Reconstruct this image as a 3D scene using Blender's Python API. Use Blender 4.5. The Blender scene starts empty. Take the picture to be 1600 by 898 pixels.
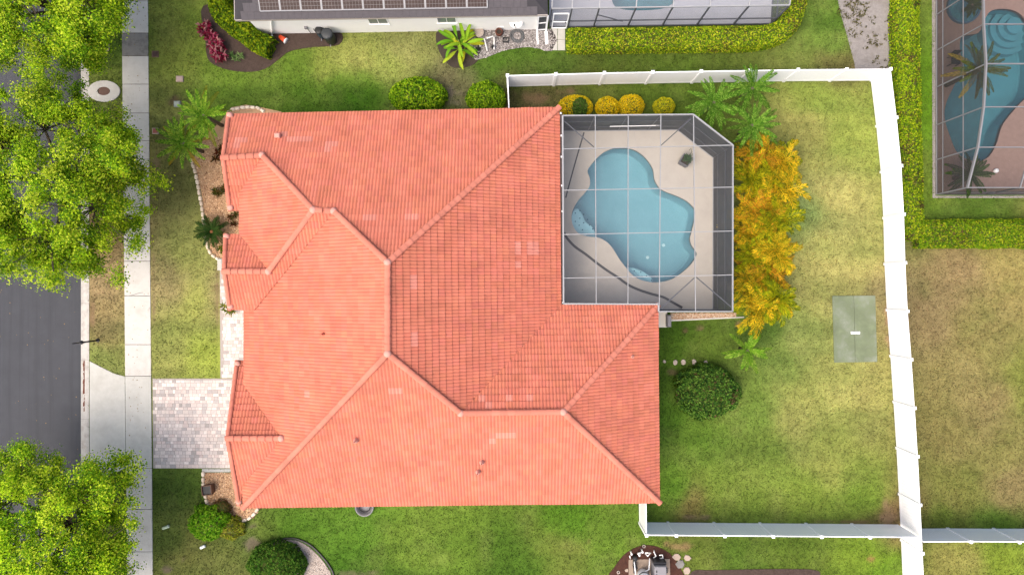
import bpy, math, random
import numpy as np
from mathutils import Vector, Matrix
from mathutils.geometry import tessellate_polygon

random.seed(7)
rng = np.random.default_rng(11)
SC = bpy.context.scene
COL = SC.collection

# ------------------------------------------------------------------ camera, sky, sun, exposure
HC = 36.0          # camera height above the lawn, metres
SP = 0.034         # metres on the lawn per photograph pixel
cam_d = bpy.data.cameras.new('camera')
cam = bpy.data.objects.new('camera', cam_d)
COL.objects.link(cam)
cam.location = (0, 0, HC)
cam_d.sensor_width = 36
cam_d.lens = 18 * HC / (800 * SP)
cam_d.clip_end = 2000
SC.camera = cam

SUN_AZ = math.atan2(-0.80, -0.60)      # sun stands in the west-south-west
SUN_EL = math.radians(60)
world = bpy.data.worlds.new('World')
SC.world = world
world.use_nodes = True
wn = world.node_tree
sky = wn.nodes.new('ShaderNodeTexSky')
sky.sky_type = 'NISHITA'
sky.sun_disc = False
sky.sun_elevation = SUN_EL
sky.sun_rotation = SUN_AZ
sky.dust_density = 7.0
sky.air_density = 1.0
sky.ozone_density = 0.6
bg = wn.nodes['Background']
bg.inputs['Strength'].default_value = 0.15
wn.links.new(sky.outputs[0], bg.inputs['Color'])
sun_d = bpy.data.lights.new('sun', 'SUN')
sun_d.energy = 0.7
sun_d.angle = math.radians(60)
sun_d.color = (1.0, 0.95, 0.88)
sun = bpy.data.objects.new('sun', sun_d)
COL.objects.link(sun)
sd = Vector((math.sin(SUN_AZ) * math.cos(SUN_EL), math.cos(SUN_AZ) * math.cos(SUN_EL), math.sin(SUN_EL)))
sun.rotation_euler = sd.to_track_quat('Z', 'Y').to_euler()
SC.view_settings.view_transform = 'Standard'
SC.view_settings.look = 'None'
SC.view_settings.gamma = 1.0
SC.view_settings.use_curve_mapping = False
SC.view_settings.exposure = 1.08

# ------------------------------------------------------------------ helpers
def P(x, y, z=0.0):
    "a point of the place at height z, measured off the photograph"
    k = SP * (HC - z) / HC
    return Vector(((x - 800) * k, (449 - y) * k, z))

def XY(x, y, z=0.0):
    p = P(x, y, z)
    return (p.x, p.y)

def lin(c):
    c = c / 255.0
    return c / 12.92 if c <= 0.04045 else ((c + 0.055) / 1.055) ** 2.4

def ob(r, g, b, f=0.62):
    return (lin(r) * f, lin(g) * f, lin(b) * f)

def tag(o, label=None, cat=None, group=None, kind=None):
    if label: o['label'] = label
    if cat: o['category'] = cat
    if group: o['group'] = group
    if kind: o['kind'] = kind
    return o

ORG = {}
def thing(name, label, cat, loc=(0, 0, 0), group=None):
    o = bpy.data.objects.new(name, None)
    COL.objects.link(o)
    o.location = loc
    o.empty_display_size = 0.2
    ORG[o.name] = Vector(loc)
    return tag(o, label, cat, group)

def setting(name, loc=(0, 0, 0)):
    o = bpy.data.objects.new(name, None)
    COL.objects.link(o)
    o.location = loc
    ORG[o.name] = Vector(loc)
    o['kind'] = 'structure'
    return o

def link(name, me, parent=None, loc=None, rot=None):
    o = bpy.data.objects.new(name, me)
    COL.objects.link(o)
    if parent: o.parent = parent
    if loc is not None: o.location = loc
    if rot is not None: o.rotation_euler = rot
    return o

def fast_mesh(name, verts, faces, cols=None, mat=None, smooth=False):
    verts = np.asarray(verts, dtype=np.float32)
    faces = np.asarray(faces, dtype=np.int32)
    me = bpy.data.meshes.new(name)
    me.vertices.add(len(verts))
    me.vertices.foreach_set('co', verts.ravel())
    n, k = faces.shape
    me.loops.add(n * k)
    me.loops.foreach_set('vertex_index', faces.ravel())
    me.polygons.add(n)
    me.polygons.foreach_set('loop_start', np.arange(0, n * k, k, dtype=np.int32))
    try:
        me.polygons.foreach_set('loop_total', np.full(n, k, dtype=np.int32))
    except Exception:
        pass
    me.polygons.foreach_set('use_smooth', np.full(n, smooth, dtype=bool))
    me.update(calc_edges=True)
    if cols is not None:
        cols = np.asarray(cols, dtype=np.float32)
        c4 = np.ones((len(verts), 4), dtype=np.float32)
        c4[:, :3] = cols
        a = me.color_attributes.new('Col', 'FLOAT_COLOR', 'POINT')
        a.data.foreach_set('color', c4.ravel())
    if mat: me.materials.append(mat)
    return me

class MB:
    def __init__(s): s.v = []; s.f = []
    def add(s, vs, fs):
        n = len(s.v); s.v += [tuple(v) for v in vs]; s.f += [tuple(i + n for i in f) for f in fs]; return s
    def box(s, c, d, rz=0.0, taper=1.0):
        x, y, z = d[0] / 2, d[1] / 2, d[2] / 2
        ca, sa = math.cos(rz), math.sin(rz)
        vs = []
        for k in (-1, 1):
            t = taper if k == 1 else 1.0
            for i, j in ((-1, -1), (1, -1), (1, 1), (-1, 1)):
                a, b = i * x * t, j * y * t
                vs.append((c[0] + a * ca - b * sa, c[1] + a * sa + b * ca, c[2] + k * z))
        return s.add(vs, [(3, 2, 1, 0), (4, 5, 6, 7), (0, 1, 5, 4), (1, 2, 6, 5), (2, 3, 7, 6), (3, 0, 4, 7)])
    def bevbox(s, c, d, b, rz=0.0):
        "box with a chamfered top edge"
        x, y = d[0] / 2, d[1] / 2
        ca, sa = math.cos(rz), math.sin(rz)
        vs = []
        for zz, q in ((c[2] - d[2] / 2, 0), (c[2] + d[2] / 2 - b, 0), (c[2] + d[2] / 2, b)):
            for i, j in ((-1, -1), (1, -1), (1, 1), (-1, 1)):
                a, e = i * (x - q), j * (y - q)
                vs.append((c[0] + a * ca - e * sa, c[1] + a * sa + e * ca, zz))
        fs = [(3, 2, 1, 0), (8, 9, 10, 11)]
        for L in (0, 4):
            for i in range(4):
                j = (i + 1) % 4
                fs.append((L + i, L + j, L + 4 + j, L + 4 + i))
        return s.add(vs, fs)
    def bar(s, p, q, w, h):
        p, q = Vector(p), Vector(q)
        d = (q - p).normalized()
        up = Vector((0, 0, 1)) if abs(d.z) < 0.95 else Vector((0, 1, 0))
        a = d.cross(up).normalized(); b = a.cross(d).normalized()
        vs = []
        for e in (p, q):
            for i, j in ((-1, -1), (1, -1), (1, 1), (-1, 1)):
                vs.append(e + a * (i * w / 2) + b * (j * h / 2))
        return s.add(vs, [(3, 2, 1, 0), (4, 5, 6, 7), (0, 1, 5, 4), (1, 2, 6, 5), (2, 3, 7, 6), (3, 0, 4, 7)])
    def tube(s, pts, r, n=8, cap=True):
        pts = [Vector(p) for p in pts]
        if not hasattr(r, '__len__'): r = [r] * len(pts)
        vs, fs = [], []
        prev = None
        for i, p in enumerate(pts):
            d = (pts[min(i + 1, len(pts) - 1)] - pts[max(i - 1, 0)]).normalized()
            if prev is None:
                up = Vector((0, 0, 1)) if abs(d.z) < 0.9 else Vector((1, 0, 0))
                a = d.cross(up).normalized()
            else:
                a = (prev - d * prev.dot(d)).normalized()
            prev = a
            b = d.cross(a)
            for k in range(n):
                t = 2 * math.pi * k / n
                vs.append(p + (a * math.cos(t) + b * math.sin(t)) * r[i])
        for i in range(len(pts) - 1):
            for k in range(n):
                j = (k + 1) % n
                fs.append((i * n + k, i * n + j, (i + 1) * n + j, (i + 1) * n + k))
        if cap:
            fs.append(tuple(range(n - 1, -1, -1)))
            fs.append(tuple(range((len(pts) - 1) * n, len(pts) * n)))
        return s.add(vs, fs)
    def lathe(s, c, prof, n=16):
        vs, fs = [], []
        for r, z in prof:
            for k in range(n):
                t = 2 * math.pi * k / n
                vs.append((c[0] + r * math.cos(t), c[1] + r * math.sin(t), c[2] + z))
        for i in range(len(prof) - 1):
            for k in range(n):
                j = (k + 1) % n
                fs.append((i * n + k, i * n + j, (i + 1) * n + j, (i + 1) * n + k))
        fs.append(tuple(range(n - 1, -1, -1)))
        fs.append(tuple(range((len(prof) - 1) * n, len(prof) * n)))
        return s.add(vs, fs)
    def prism(s, poly, z0, z1):
        n = len(poly)
        area = sum(poly[i][0] * poly[(i + 1) % n][1] - poly[(i + 1) % n][0] * poly[i][1] for i in range(n))
        if area < 0: poly = poly[::-1]
        vs = [(p[0], p[1], z0) for p in poly] + [(p[0], p[1], z1) for p in poly]
        fs = [tuple(range(n - 1, -1, -1)), tuple(range(n, 2 * n))]
        for i in range(n):
            j = (i + 1) % n
            fs.append((i, j, n + j, n + i))
        return s.add(vs, fs)
    def build(s, name, mat, parent=None, smooth=False, bevel=0):
        me = bpy.data.meshes.new(name)
        vs = s.v
        root = parent
        while root is not None and root.parent is not None: root = root.parent
        if root is not None and root.name in ORG:
            o = ORG[root.name]
            vs = [(v[0] - o.x, v[1] - o.y, v[2] - o.z) for v in vs]
        me.from_pydata(vs, [], s.f)
        if smooth:
            me.polygons.foreach_set('use_smooth', [True] * len(me.polygons))
        me.materials.append(mat)
        me.update()
        ob_ = link(name, me, parent)
        if bevel:
            m = ob_.modifiers.new('bevel', 'BEVEL'); m.width = bevel; m.segments = 2; m.limit_method = 'ANGLE'
        return ob_

def struct(name, mb, mat, smooth=False, bevel=0):
    o = mb.build(name, mat, None, smooth, bevel)
    o['kind'] = 'structure'
    return o

# lattice noise, for colouring lawns and shaping hedges
_lat = rng.random((512, 512)).astype(np.float32)
def vnoise(x, y, sc, seed=0):
    x = np.asarray(x) * sc + 137.3 * (seed + 1); y = np.asarray(y) * sc + 71.7 * (seed + 3)
    xi = np.floor(x).astype(int); yi = np.floor(y).astype(int)
    fx = x - xi; fy = y - yi
    fx = fx * fx * (3 - 2 * fx); fy = fy * fy * (3 - 2 * fy)
    g = lambda a, b: _lat[a % 512, b % 512]
    return (g(xi, yi) * (1 - fx) + g(xi + 1, yi) * fx) * (1 - fy) + (g(xi, yi + 1) * (1 - fx) + g(xi + 1, yi + 1) * fx) * fy
def fbm(x, y, sc, seed=0, o=4):
    t = 0; a = 0.5; s = 0
    for i in range(o):
        t = t + a * vnoise(x, y, sc * 2 ** i, seed + i); s += a; a *= 0.55
    return t / s

def inpoly(px, py, poly):
    px = np.asarray(px); py = np.asarray(py)
    ins = np.zeros(px.shape, bool)
    n = len(poly)
    for i in range(n):
        x1, y1 = poly[i]; x2, y2 = poly[(i + 1) % n]
        if y1 == y2: continue
        c = ((y1 > py) != (y2 > py)) & (px < (x2 - x1) * (py - y1) / (y2 - y1) + x1)
        ins ^= c
    return ins

def catmull(pts, n=5, closed=True):
    out = []
    m = len(pts)
    for i in range(m if closed else m - 1):
        p = [Vector(pts[(i + k) % m] if closed else pts[min(max(i + k, 0), m - 1)]) for k in (-1, 0, 1, 2)]
        for j in range(n):
            t = j / n
            out.append(tuple(0.5 * ((2 * p[1]) + (p[2] - p[0]) * t + (2 * p[0] - 5 * p[1] + 4 * p[2] - p[3]) * t * t + (-p[0] + 3 * p[1] - 3 * p[2] + p[3]) * t ** 3)))
    if not closed: out.append(tuple(pts[-1]))
    return out

# ------------------------------------------------------------------ materials
def M(name, col, rough=0.75, var=0.12, scale=6.0, bump=0.0, bscale=80.0, spec=0.3, metal=0.0, col2=None, stain=None, stain_scale=1.5, stretch=None):
    m = bpy.data.materials.new(name); m.use_nodes = True
    nt = m.node_tree; N = nt.nodes; L = nt.links
    b = N['Principled BSDF']
    b.inputs['Roughness'].default_value = rough
    b.inputs['Specular IOR Level'].default_value = spec
    b.inputs['Metallic'].default_value = metal
    geo = N.new('ShaderNodeNewGeometry')
    no = N.new('ShaderNodeTexNoise'); no.inputs['Scale'].default_value = scale; no.inputs['Detail'].default_value = 6; no.inputs['Roughness'].default_value = 0.65
    L.new(geo.outputs['Position'], no.inputs['Vector'])
    mix = N.new('ShaderNodeMix'); mix.data_type = 'RGBA'
    c2 = col2 if col2 else tuple(c * (1 - var * 2) for c in col)
    c1 = tuple(min(c * (1 + (0 if col2 else var)), 0.95) for c in col)
    mix.inputs['A'].default_value = (*c1, 1); mix.inputs['B'].default_value = (*c2, 1)
    L.new(no.outputs['Fac'], mix.inputs['Factor'])
    out = mix.outputs['Result']
    if stain:
        n2 = N.new('ShaderNodeTexNoise'); n2.inputs['Scale'].default_value = stain_scale; n2.inputs['Detail'].default_value = 8; n2.inputs['Roughness'].default_value = 0.7
        if stretch:
            mp_ = N.new('ShaderNodeMapping'); mp_.inputs['Scale'].default_value = stretch
            L.new(geo.outputs['Position'], mp_.inputs['Vector']); L.new(mp_.outputs['Vector'], n2.inputs['Vector'])
        else:
            L.new(geo.outputs['Position'], n2.inputs['Vector'])
        r = N.new('ShaderNodeValToRGB'); r.color_ramp.elements[0].position = 0.48; r.color_ramp.elements[1].position = 0.68
        L.new(n2.outputs['Fac'], r.inputs['Fac'])
        mx = N.new('ShaderNodeMix'); mx.data_type = 'RGBA'
        L.new(r.outputs['Color'], mx.inputs['Factor']); L.new(out, mx.inputs['A']); mx.inputs['B'].default_value = (*stain, 1)
        out = mx.outputs['Result']
    L.new(out, b.inputs['Base Color'])
    if bump:
        bn = N.new('ShaderNodeTexNoise'); bn.inputs['Scale'].default_value = bscale; bn.inputs['Detail'].default_value = 4
        L.new(geo.outputs['Position'], bn.inputs['Vector'])
        bp = N.new('ShaderNodeBump'); bp.inputs['Strength'].default_value = bump; bp.inputs['Distance'].default_value = 0.02
        L.new(bn.outputs['Fac'], bp.inputs['Height']); L.new(bp.outputs['Normal'], b.inputs['Normal'])
    return m

def attr_mat(name, rough=0.6, trans=0.0, spec=0.3, var=0.2, scale=30.0, bump=0.0, bscale=60.0):
    "takes the piece's own colour from the mesh"
    m = bpy.data.materials.new(name); m.use_nodes = True
    nt = m.node_tree; N = nt.nodes; L = nt.links
    b = N['Principled BSDF']; b.inputs['Roughness'].default_value = rough; b.inputs['Specular IOR Level'].default_value = spec
    at = N.new('ShaderNodeAttribute'); at.attribute_name = 'Col'
    geo = N.new('ShaderNodeNewGeometry')
    no = N.new('ShaderNodeTexNoise'); no.inputs['Scale'].default_value = scale; no.inputs['Detail'].default_value = 4
    L.new(geo.outputs['Position'], no.inputs['Vector'])
    mr = N.new('ShaderNodeMapRange'); mr.inputs['From Min'].default_value = 0.3; mr.inputs['From Max'].default_value = 0.7
    mr.inputs['To Min'].default_value = 1 - var; mr.inputs['To Max'].default_value = 1 + var
    L.new(no.outputs['Fac'], mr.inputs['Value'])
    mu = N.new('ShaderNodeVectorMath'); mu.operation = 'SCALE'
    L.new(at.outputs['Color'], mu.inputs[0]); L.new(mr.outputs['Result'], mu.inputs['Scale'])
    L.new(mu.outputs['Vector'], b.inputs['Base Color'])
    if bump:
        bn = N.new('ShaderNodeTexNoise'); bn.inputs['Scale'].default_value = bscale; bn.inputs['Detail'].default_value = 5
        L.new(geo.outputs['Position'], bn.inputs['Vector'])
        bp = N.new('ShaderNodeBump'); bp.inputs['Strength'].default_value = bump; bp.inputs['Distance'].default_value = 0.03
        L.new(bn.outputs['Fac'], bp.inputs['Height']); L.new(bp.outputs['Normal'], b.inputs['Normal'])
    if trans:
        t = N.new('ShaderNodeBsdfTranslucent'); L.new(mu.outputs['Vector'], t.inputs['Color'])
        mx = N.new('ShaderNodeMixShader'); mx.inputs[0].default_value = trans
        L.new(b.outputs[0], mx.inputs[1]); L.new(t.outputs[0], mx.inputs[2])
        L.new(mx.outputs[0], N['Material Output'].inputs['Surface'])
    return m

def screen_mat(name, col, cover):
    "woven insect screen: part thread, part open hole"
    m = bpy.data.materials.new(name); m.use_nodes = True
    nt = m.node_tree; N = nt.nodes; L = nt.links
    b = N['Principled BSDF']; b.inputs['Base Color'].default_value = (*col, 1); b.inputs['Roughness'].default_value = 0.6
    geo = N.new('ShaderNodeNewGeometry')
    no = N.new('ShaderNodeTexNoise'); no.inputs['Scale'].default_value = 2.5; no.inputs['Detail'].default_value = 5
    L.new(geo.outputs['Position'], no.inputs['Vector'])
    mr = N.new('ShaderNodeMapRange'); mr.inputs['To Min'].default_value = cover * 0.85; mr.inputs['To Max'].default_value = min(cover * 1.15, 1)
    L.new(no.outputs['Fac'], mr.inputs['Value'])
    t = N.new('ShaderNodeBsdfTransparent')
    mx = N.new('ShaderNodeMixShader')
    L.new(mr.outputs['Result'], mx.inputs[0]); L.new(t.outputs[0], mx.inputs[1]); L.new(b.outputs[0], mx.inputs[2])
    L.new(mx.outputs[0], N['Material Output'].inputs['Surface'])
    return m

def water_mat(name, tint):
    m = bpy.data.materials.new(name); m.use_nodes = True
    nt = m.node_tree; N = nt.nodes; L = nt.links
    N.remove(N['Principled BSDF'])
    t = N.new('ShaderNodeBsdfTransparent'); t.inputs['Color'].default_value = (*tint, 1)
    g = N.new('ShaderNodeBsdfGlossy'); g.inputs['Roughness'].default_value = 0.04
    geo = N.new('ShaderNodeNewGeometry')
    no = N.new('ShaderNodeTexNoise'); no.inputs['Scale'].default_value = 3.0; no.inputs['Detail'].default_value = 3
    L.new(geo.outputs['Position'], no.inputs['Vector'])
    bp = N.new('ShaderNodeBump'); bp.inputs['Strength'].default_value = 0.35; bp.inputs['Distance'].default_value = 0.05
    L.new(no.outputs['Fac'], bp.inputs['Height']); L.new(bp.outputs['Normal'], g.inputs['Normal'])
    mx = N.new('ShaderNodeMixShader'); mx.inputs[0].default_value = 0.07
    L.new(t.outputs[0], mx.inputs[1]); L.new(g.outputs[0], mx.inputs[2])
    L.new(mx.outputs[0], N['Material Output'].inputs['Surface'])
    return m

LEAF = attr_mat('leaf', 0.75, 0.45, 0.06, 0.15, 25)
GRASSM = attr_mat('grass_blades', 0.7, 0.2, 0.15, 0.15, 12)
LAWN = attr_mat('lawn', 0.95, 0.0, 0.05, 0.30, 17, 0.25, 70)
PAVE = attr_mat('paver', 0.85, 0.0, 0.2, 0.1, 18, 0.25, 90)
STONE = attr_mat('pebble', 0.8, 0.0, 0.25, 0.12, 30)
TILE = attr_mat('roof_tile', 0.85, 0.0, 0.1, 0.10, 0.9, 0.12, 60)
BARK = M('bark', ob(120, 108, 92), 0.9, 0.3, 9, 0.7, 30)
TWIG = M('twig', ob(112, 122, 56), 0.9, 0.3, 14, 0.4, 40)
CONC = M('concrete', ob(222, 219, 213, .64), 0.85, 0.06, 3.0, 0.15, 120, stain=ob(208, 203, 195, .62), stain_scale=1.2)
CONCG = M('concrete_apron', ob(218, 217, 210, .62), 0.85, 0.09, 3.5, 0.15, 120, stain=ob(204, 202, 194, .6), stain_scale=0.9)
CONCD = M('concrete_weathered', ob(150, 147, 143), 0.9, 0.14, 5, 0.2, 90, stain=ob(118, 116, 112), stain_scale=2.5)
KERB = M('kerb_concrete', ob(208, 204, 198), 0.9, 0.1, 4, 0.2, 90, stain=ob(178, 172, 165), stain_scale=2.0)
ASPH = M('asphalt', ob(82, 84, 90), 0.9, 0.12, 1.2, 0.35, 160, stain=ob(70, 72, 77), stain_scale=0.5, stretch=(5, .12, 1))
VINYL = M('white_vinyl', (0.82, 0.83, 0.85), 0.4, 0.02, 2, 0, spec=0.4)
STUCCO = M('white_stucco', (0.80, 0.80, 0.785), 0.9, 0.04, 2, 0.2, 60)
BEIGE = M('beige_stucco', ob(225, 212, 195), 0.9, 0.05, 2, 0.2, 60)
DECKM = M('deck_coating', ob(215, 208, 197, .57), 0.85, 0.05, 2.5, 0.12, 90, stain=ob(205, 198, 188, .57), stain_scale=0.8)
DECKG = M('deck_grey', ob(204, 198, 190), 0.85, 0.07, 2.5, 0.12, 90, stain=ob(190, 186, 180), stain_scale=0.9)
DRAIN = M('drain_strip', ob(92, 92, 96), 0.7, 0.1, 8)
ALU = M('white_aluminium', (0.27, 0.275, 0.285), 0.45, 0.05, 3, 0, metal=0.0)
ALUG = M('shaded_grey_aluminium', (0.065, 0.069, 0.08), 0.45, 0.05, 3, 0)  # darker frame tone; shade on the cage posts is painted into it
SCR_ROOF = screen_mat('roof_screen', (0.10, 0.105, 0.115), 0.10)
SCR_WALL = screen_mat('wall_screen', (0.034, 0.038, 0.050), 0.88)
SCR_NB = screen_mat('silver_screen', (0.17, 0.18, 0.20), 0.30)
SCR_RTR = screen_mat('brown_roof_screen', (0.05, 0.047, 0.05), 0.20)
SCR_RT = screen_mat('brown_screen', (0.045, 0.042, 0.046), 0.58)
PLAST = M('pool_plaster', ob(172, 208, 218,.66), 0.8, 0.06, 1.2, stain=ob(164, 202, 212,.66), stain_scale=0.6)
PLAST2 = M('pool_step_plaster', ob(200, 228, 234,.75), 0.8, 0.05, 2)
PLASTR = M('dark_pool_plaster', ob(104, 168, 178), 0.8, 0.08, 1.2)
PTILE = M('pool_waterline_tile', ob(70, 120, 145), 0.3, 0.25, 12, spec=0.5)
WATER = water_mat('pool_water', (0.70, 0.865, 0.895))
BLACK = M('black_plastic', (0.02, 0.021, 0.023), 0.5, 0.1, 6)
BLKMET = M('black_metal', (0.018, 0.018, 0.022), 0.4, 0.1, 6)
GREYM = M('grey_metal', ob(150, 148, 152), 0.5, 0.06, 6)
WHITEP = M('white_plastic', (0.8, 0.8, 0.8), 0.4, 0.03, 4)
DRT = M('dark_roof_tile', ob(98, 94, 98), 0.85, 0.16, 5, 0.25, 70)
GLASSD = M('window_glass', (0.16, 0.18, 0.19), 0.1, 0.1, 3, spec=0.7)
ORANGE = M('orange_plastic', (0.62, 0.07, 0.02), 0.5, 0.08, 6)
TERRA = M('brown_ceramic', ob(120, 72, 56), 0.6, 0.15, 8)
BROWNP = M('brown_planter', ob(118, 86, 70), 0.7, 0.1, 8)
SOILM = M('soil', ob(78, 68, 60), 0.95, 0.25, 20, 0.5, 60)
MULCH = M('mulch', ob(92, 76, 68), 0.95, 0.35, 16, 0.9, 45, stain=ob(70, 55, 48), stain_scale=4)
MULCHR = M('red_mulch', ob(92, 58, 46), 0.95, 0.35, 16, 0.9, 45, stain=ob(70, 42, 34), stain_scale=4)
SAND = M('sandy_gravel', ob(168, 162, 158), 0.95, 0.22, 8, 0.6, 70, stain=ob(140, 133, 126), stain_scale=1.6)
SANDY = M('pale_bed_gravel', ob(205, 190, 178), 0.95, 0.18, 14, 0.6, 70)
GRAVB = M('tan_gravel', ob(200, 162, 126,.75), 0.95, 0.25, 20, 0.8, 55)
GRAVG = M('grey_gravel', ob(178, 172, 170), 0.95, 0.3, 22, 0.8, 50, stain=ob(140, 134, 132), stain_scale=6)
JOINT = M('joint_sand', ob(196, 186, 178), 0.95, 0.12, 20)
MOSSY = M('mossy_concrete', ob(130, 142, 112), 0.9, 0.3, 2.2, 0.3, 60, stain=ob(150, 158, 140), stain_scale=1.1)
CELLS = M('solar_cells', ob(84, 68, 64,.5), 0.5, 0.25, 3, spec=0.15)
PINKP = M('pink_pavers', ob(168, 140, 128), 0.85, 0.14, 5, 0.3, 40)
TEAL = M('teal_plastic', ob(60, 160, 170), 0.5, 0.08, 6)
RUSTM = M('rust_stain', ob(120, 70, 52), 0.9, 0.2, 14)

NO_GRASS = []        # ground polygons without lawn
HOLES = []           # ground polygons cut out for pools
def bed(poly_px): return [XY(x, y) for x, y in poly_px]

# ------------------------------------------------------------------ road, kerb, sidewalk, driveway
KX0, KX1 = P(124.5, 0).x, P(139.5, 0).x
RW = KX0 - 7.4
road = MB().add([(RW, -220, -0.11), (KX0 + 0.02, -220, -0.11), (KX0 + 0.02, 220, -0.11), (RW, 220, -0.11)], [(0, 1, 2, 3)])
struct('road', road, ASPH)
def kerb_run(x0, x1, name):
    root = setting(name)
    y = -60.0
    i = 0
    joints = [-60] + [P(0, q).y for q in (1010, 905, 812, 738, 655, 562, 474, 380, 290, 200, 110, 20, -70, -160)] + [60]
    for a, b in zip(joints[:-1], joints[1:]):
        m = MB()
        g = 0.006
        prof = [(x0, -0.105), (x0 + 0.28 * (x1 - x0), -0.085), (x0 + 0.75 * (x1 - x0), 0.005), (x1, 0.018), (x1, -0.2), (x0, -0.2)]
        n = len(prof)
        vs = [(p[0], a + g, p[1]) for p in prof] + [(p[0], b - g, p[1]) for p in prof]
        fs = [tuple(range(n)), tuple(range(2 * n - 1, n - 1, -1))] + [(i_, n + i_, n + (i_ + 1) % n, (i_ + 1) % n) for i_ in range(n)]
        m.add(vs, fs)
        m.build('kerb_segment', KERB, root)
kerb_run(KX0, KX1, 'kerb')
kerb_run(RW, RW - 0.52, 'far_kerb')
NO_GRASS.append([(RW - 0.5, -60), (KX1, -60), (KX1, 60), (RW - 0.5, 60)])
HOLES.append([(RW - 0.3, -300), (KX1 - 0.1, -300), (KX1 - 0.1, 300), (RW - 0.3, 300)])
# rust marks in the gutter by the driveway
m = MB()
for i in range(40):
    c = P(131 + random.uniform(-1.2, 1.2), random.uniform(565, 640))
    s = random.uniform(0.02, 0.07)
    z = -0.105 + 0.0
    m.add([(c.x - s, c.y - s * 2, -0.055), (c.x + s, c.y - s, -0.045), (c.x + s * 0.7, c.y + s * 2, -0.05), (c.x - s, c.y + s, -0.056)], [(0, 1, 2, 3)])
tag(m.build('gutter_litter', RUSTM), 'dry brown leaf litter lying in the kerb gutter by the driveway', 'leaf litter', kind='stuff')

def swl(y): return 190.5 + y / 898 * 8.5
def swr(y): return 231.5 + y / 898 * 7.5
walk = setting('sidewalk')
js = [-90, -40, 2, 52, 88, 132, 177, 220, 249, 328, 408, 462, 538, 587, 731, 795, 861, 925, 990]
for a, b in zip(js[:-1], js[1:]):
    q = 0.35
    poly = [XY(swl(a), a + q), XY(swr(a), a + q), XY(swr(b), b - q), XY(swl(b), b - q)]
    mt = CONCD if a == 52 else (CONCG if a == 587 else CONC)
    zt = 0.035 + random.uniform(-0.004, 0.004)
    MB().prism(poly, -0.05, zt).build('slab', mt, walk, bevel=0.008)
NO_GRASS.append([XY(swl(-100), -100), XY(swr(-100), -100), XY(swr(1000), 1000), XY(swl(1000), 1000)])
struct('sidewalk_joints', MB().prism([XY(swl(-85) + .3, -85), XY(swr(-85) - .3, -85), XY(swr(985) - .3, 985), XY(swl(985) + .3, 985)], -0.04, 0.006), MULCH)
ap = [(140.5, 564), (160, 574), (178, 583), (swl(587) - .6, 588), (swl(731) - .6, 731), (180, 738), (160, 747), (140.5, 757)]
ap_o = MB().prism([XY(*p) for p in ap], -0.05, 0.028)
struct('driveway_apron', ap_o, CONCG, bevel=0.006)
NO_GRASS.append(bed(ap))

def paver_field(name, poly_px, skip=None):
    poly = bed(poly_px)
    NO_GRASS.append(poly)
    root = struct(name, MB().prism(poly, -0.03, 0.012), JOINT)
    xs = [p[0] for p in poly]; ys = [p[1] for p in poly]
    V, F, C = [], [], []
    y = min(ys)
    row = 0
    cols = np.array([ob(230, 216, 208, .72), ob(218, 206, 200, .7), ob(200, 192, 188, .7), ob(238, 226, 218, .74), ob(224, 206, 198, .7), ob(188, 180, 176, .7)])
    while y < max(ys):
        h = 0.155 if row % 2 else 0.205
        x = min(xs) - random.uniform(0, 0.2)
        while x < max(xs):
            w = random.choice((0.15, 0.205, 0.205, 0.26, 0.31))
            cx, cy = x + w / 2, y + h / 2
            pts = np.array([(x + .02, y + .02), (x + w - .02, y + .02), (x + w - .02, y + h - .02), (x + .02, y + h - .02)])
            if inpoly(pts[:, 0], pts[:, 1], poly).all():
                g = 0.006; b = 0.008
                z = 0.022 + random.uniform(-0.003, 0.003)
                n = len(V)
                for zz, q in ((0.0, g), (z - 0.006, g), (z, g + b)):
                    V += [(x + q, y + q, zz), (x + w - q, y + q, zz), (x + w - q, y + h - q, zz), (x + q, y + h - q, zz)]
                F.append((n + 8, n + 9, n + 10, n + 11))
                for Lr in (0, 4):
                    for i in range(4):
                        j = (i + 1) % 4
                        F.append((n + Lr + i, n + Lr + j, n + Lr + 4 + j, n + Lr + 4 + i))
                c = cols[random.choices(range(6), (5, 4, 2, 3, 3, 1))[0]] * random.uniform(.92, 1.08)
                C += [c] * 12
            x += w
        y += h; row += 1
    o = link('pavers', fast_mesh('pavers', V, F, C, PAVE), root)
    o['kind'] = 'stuff'
    return root
paver_field('driveway', [(238.5, 591), (440, 591), (440, 731), (239.5, 731)])
paver_field('walkway', [(343.5, 406), (440, 406), (440, 590.3), (344.5, 590.3)])
NO_GRASS.append(bed([(340, 400), (440, 400), (440, 595), (340, 595)]))
struct('driveway_border', MB().prism(bed([(316, 732), (430, 732), (430, 737), (316, 737)]), -0.02, 0.03), CONCG, bevel=0.006)

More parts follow.
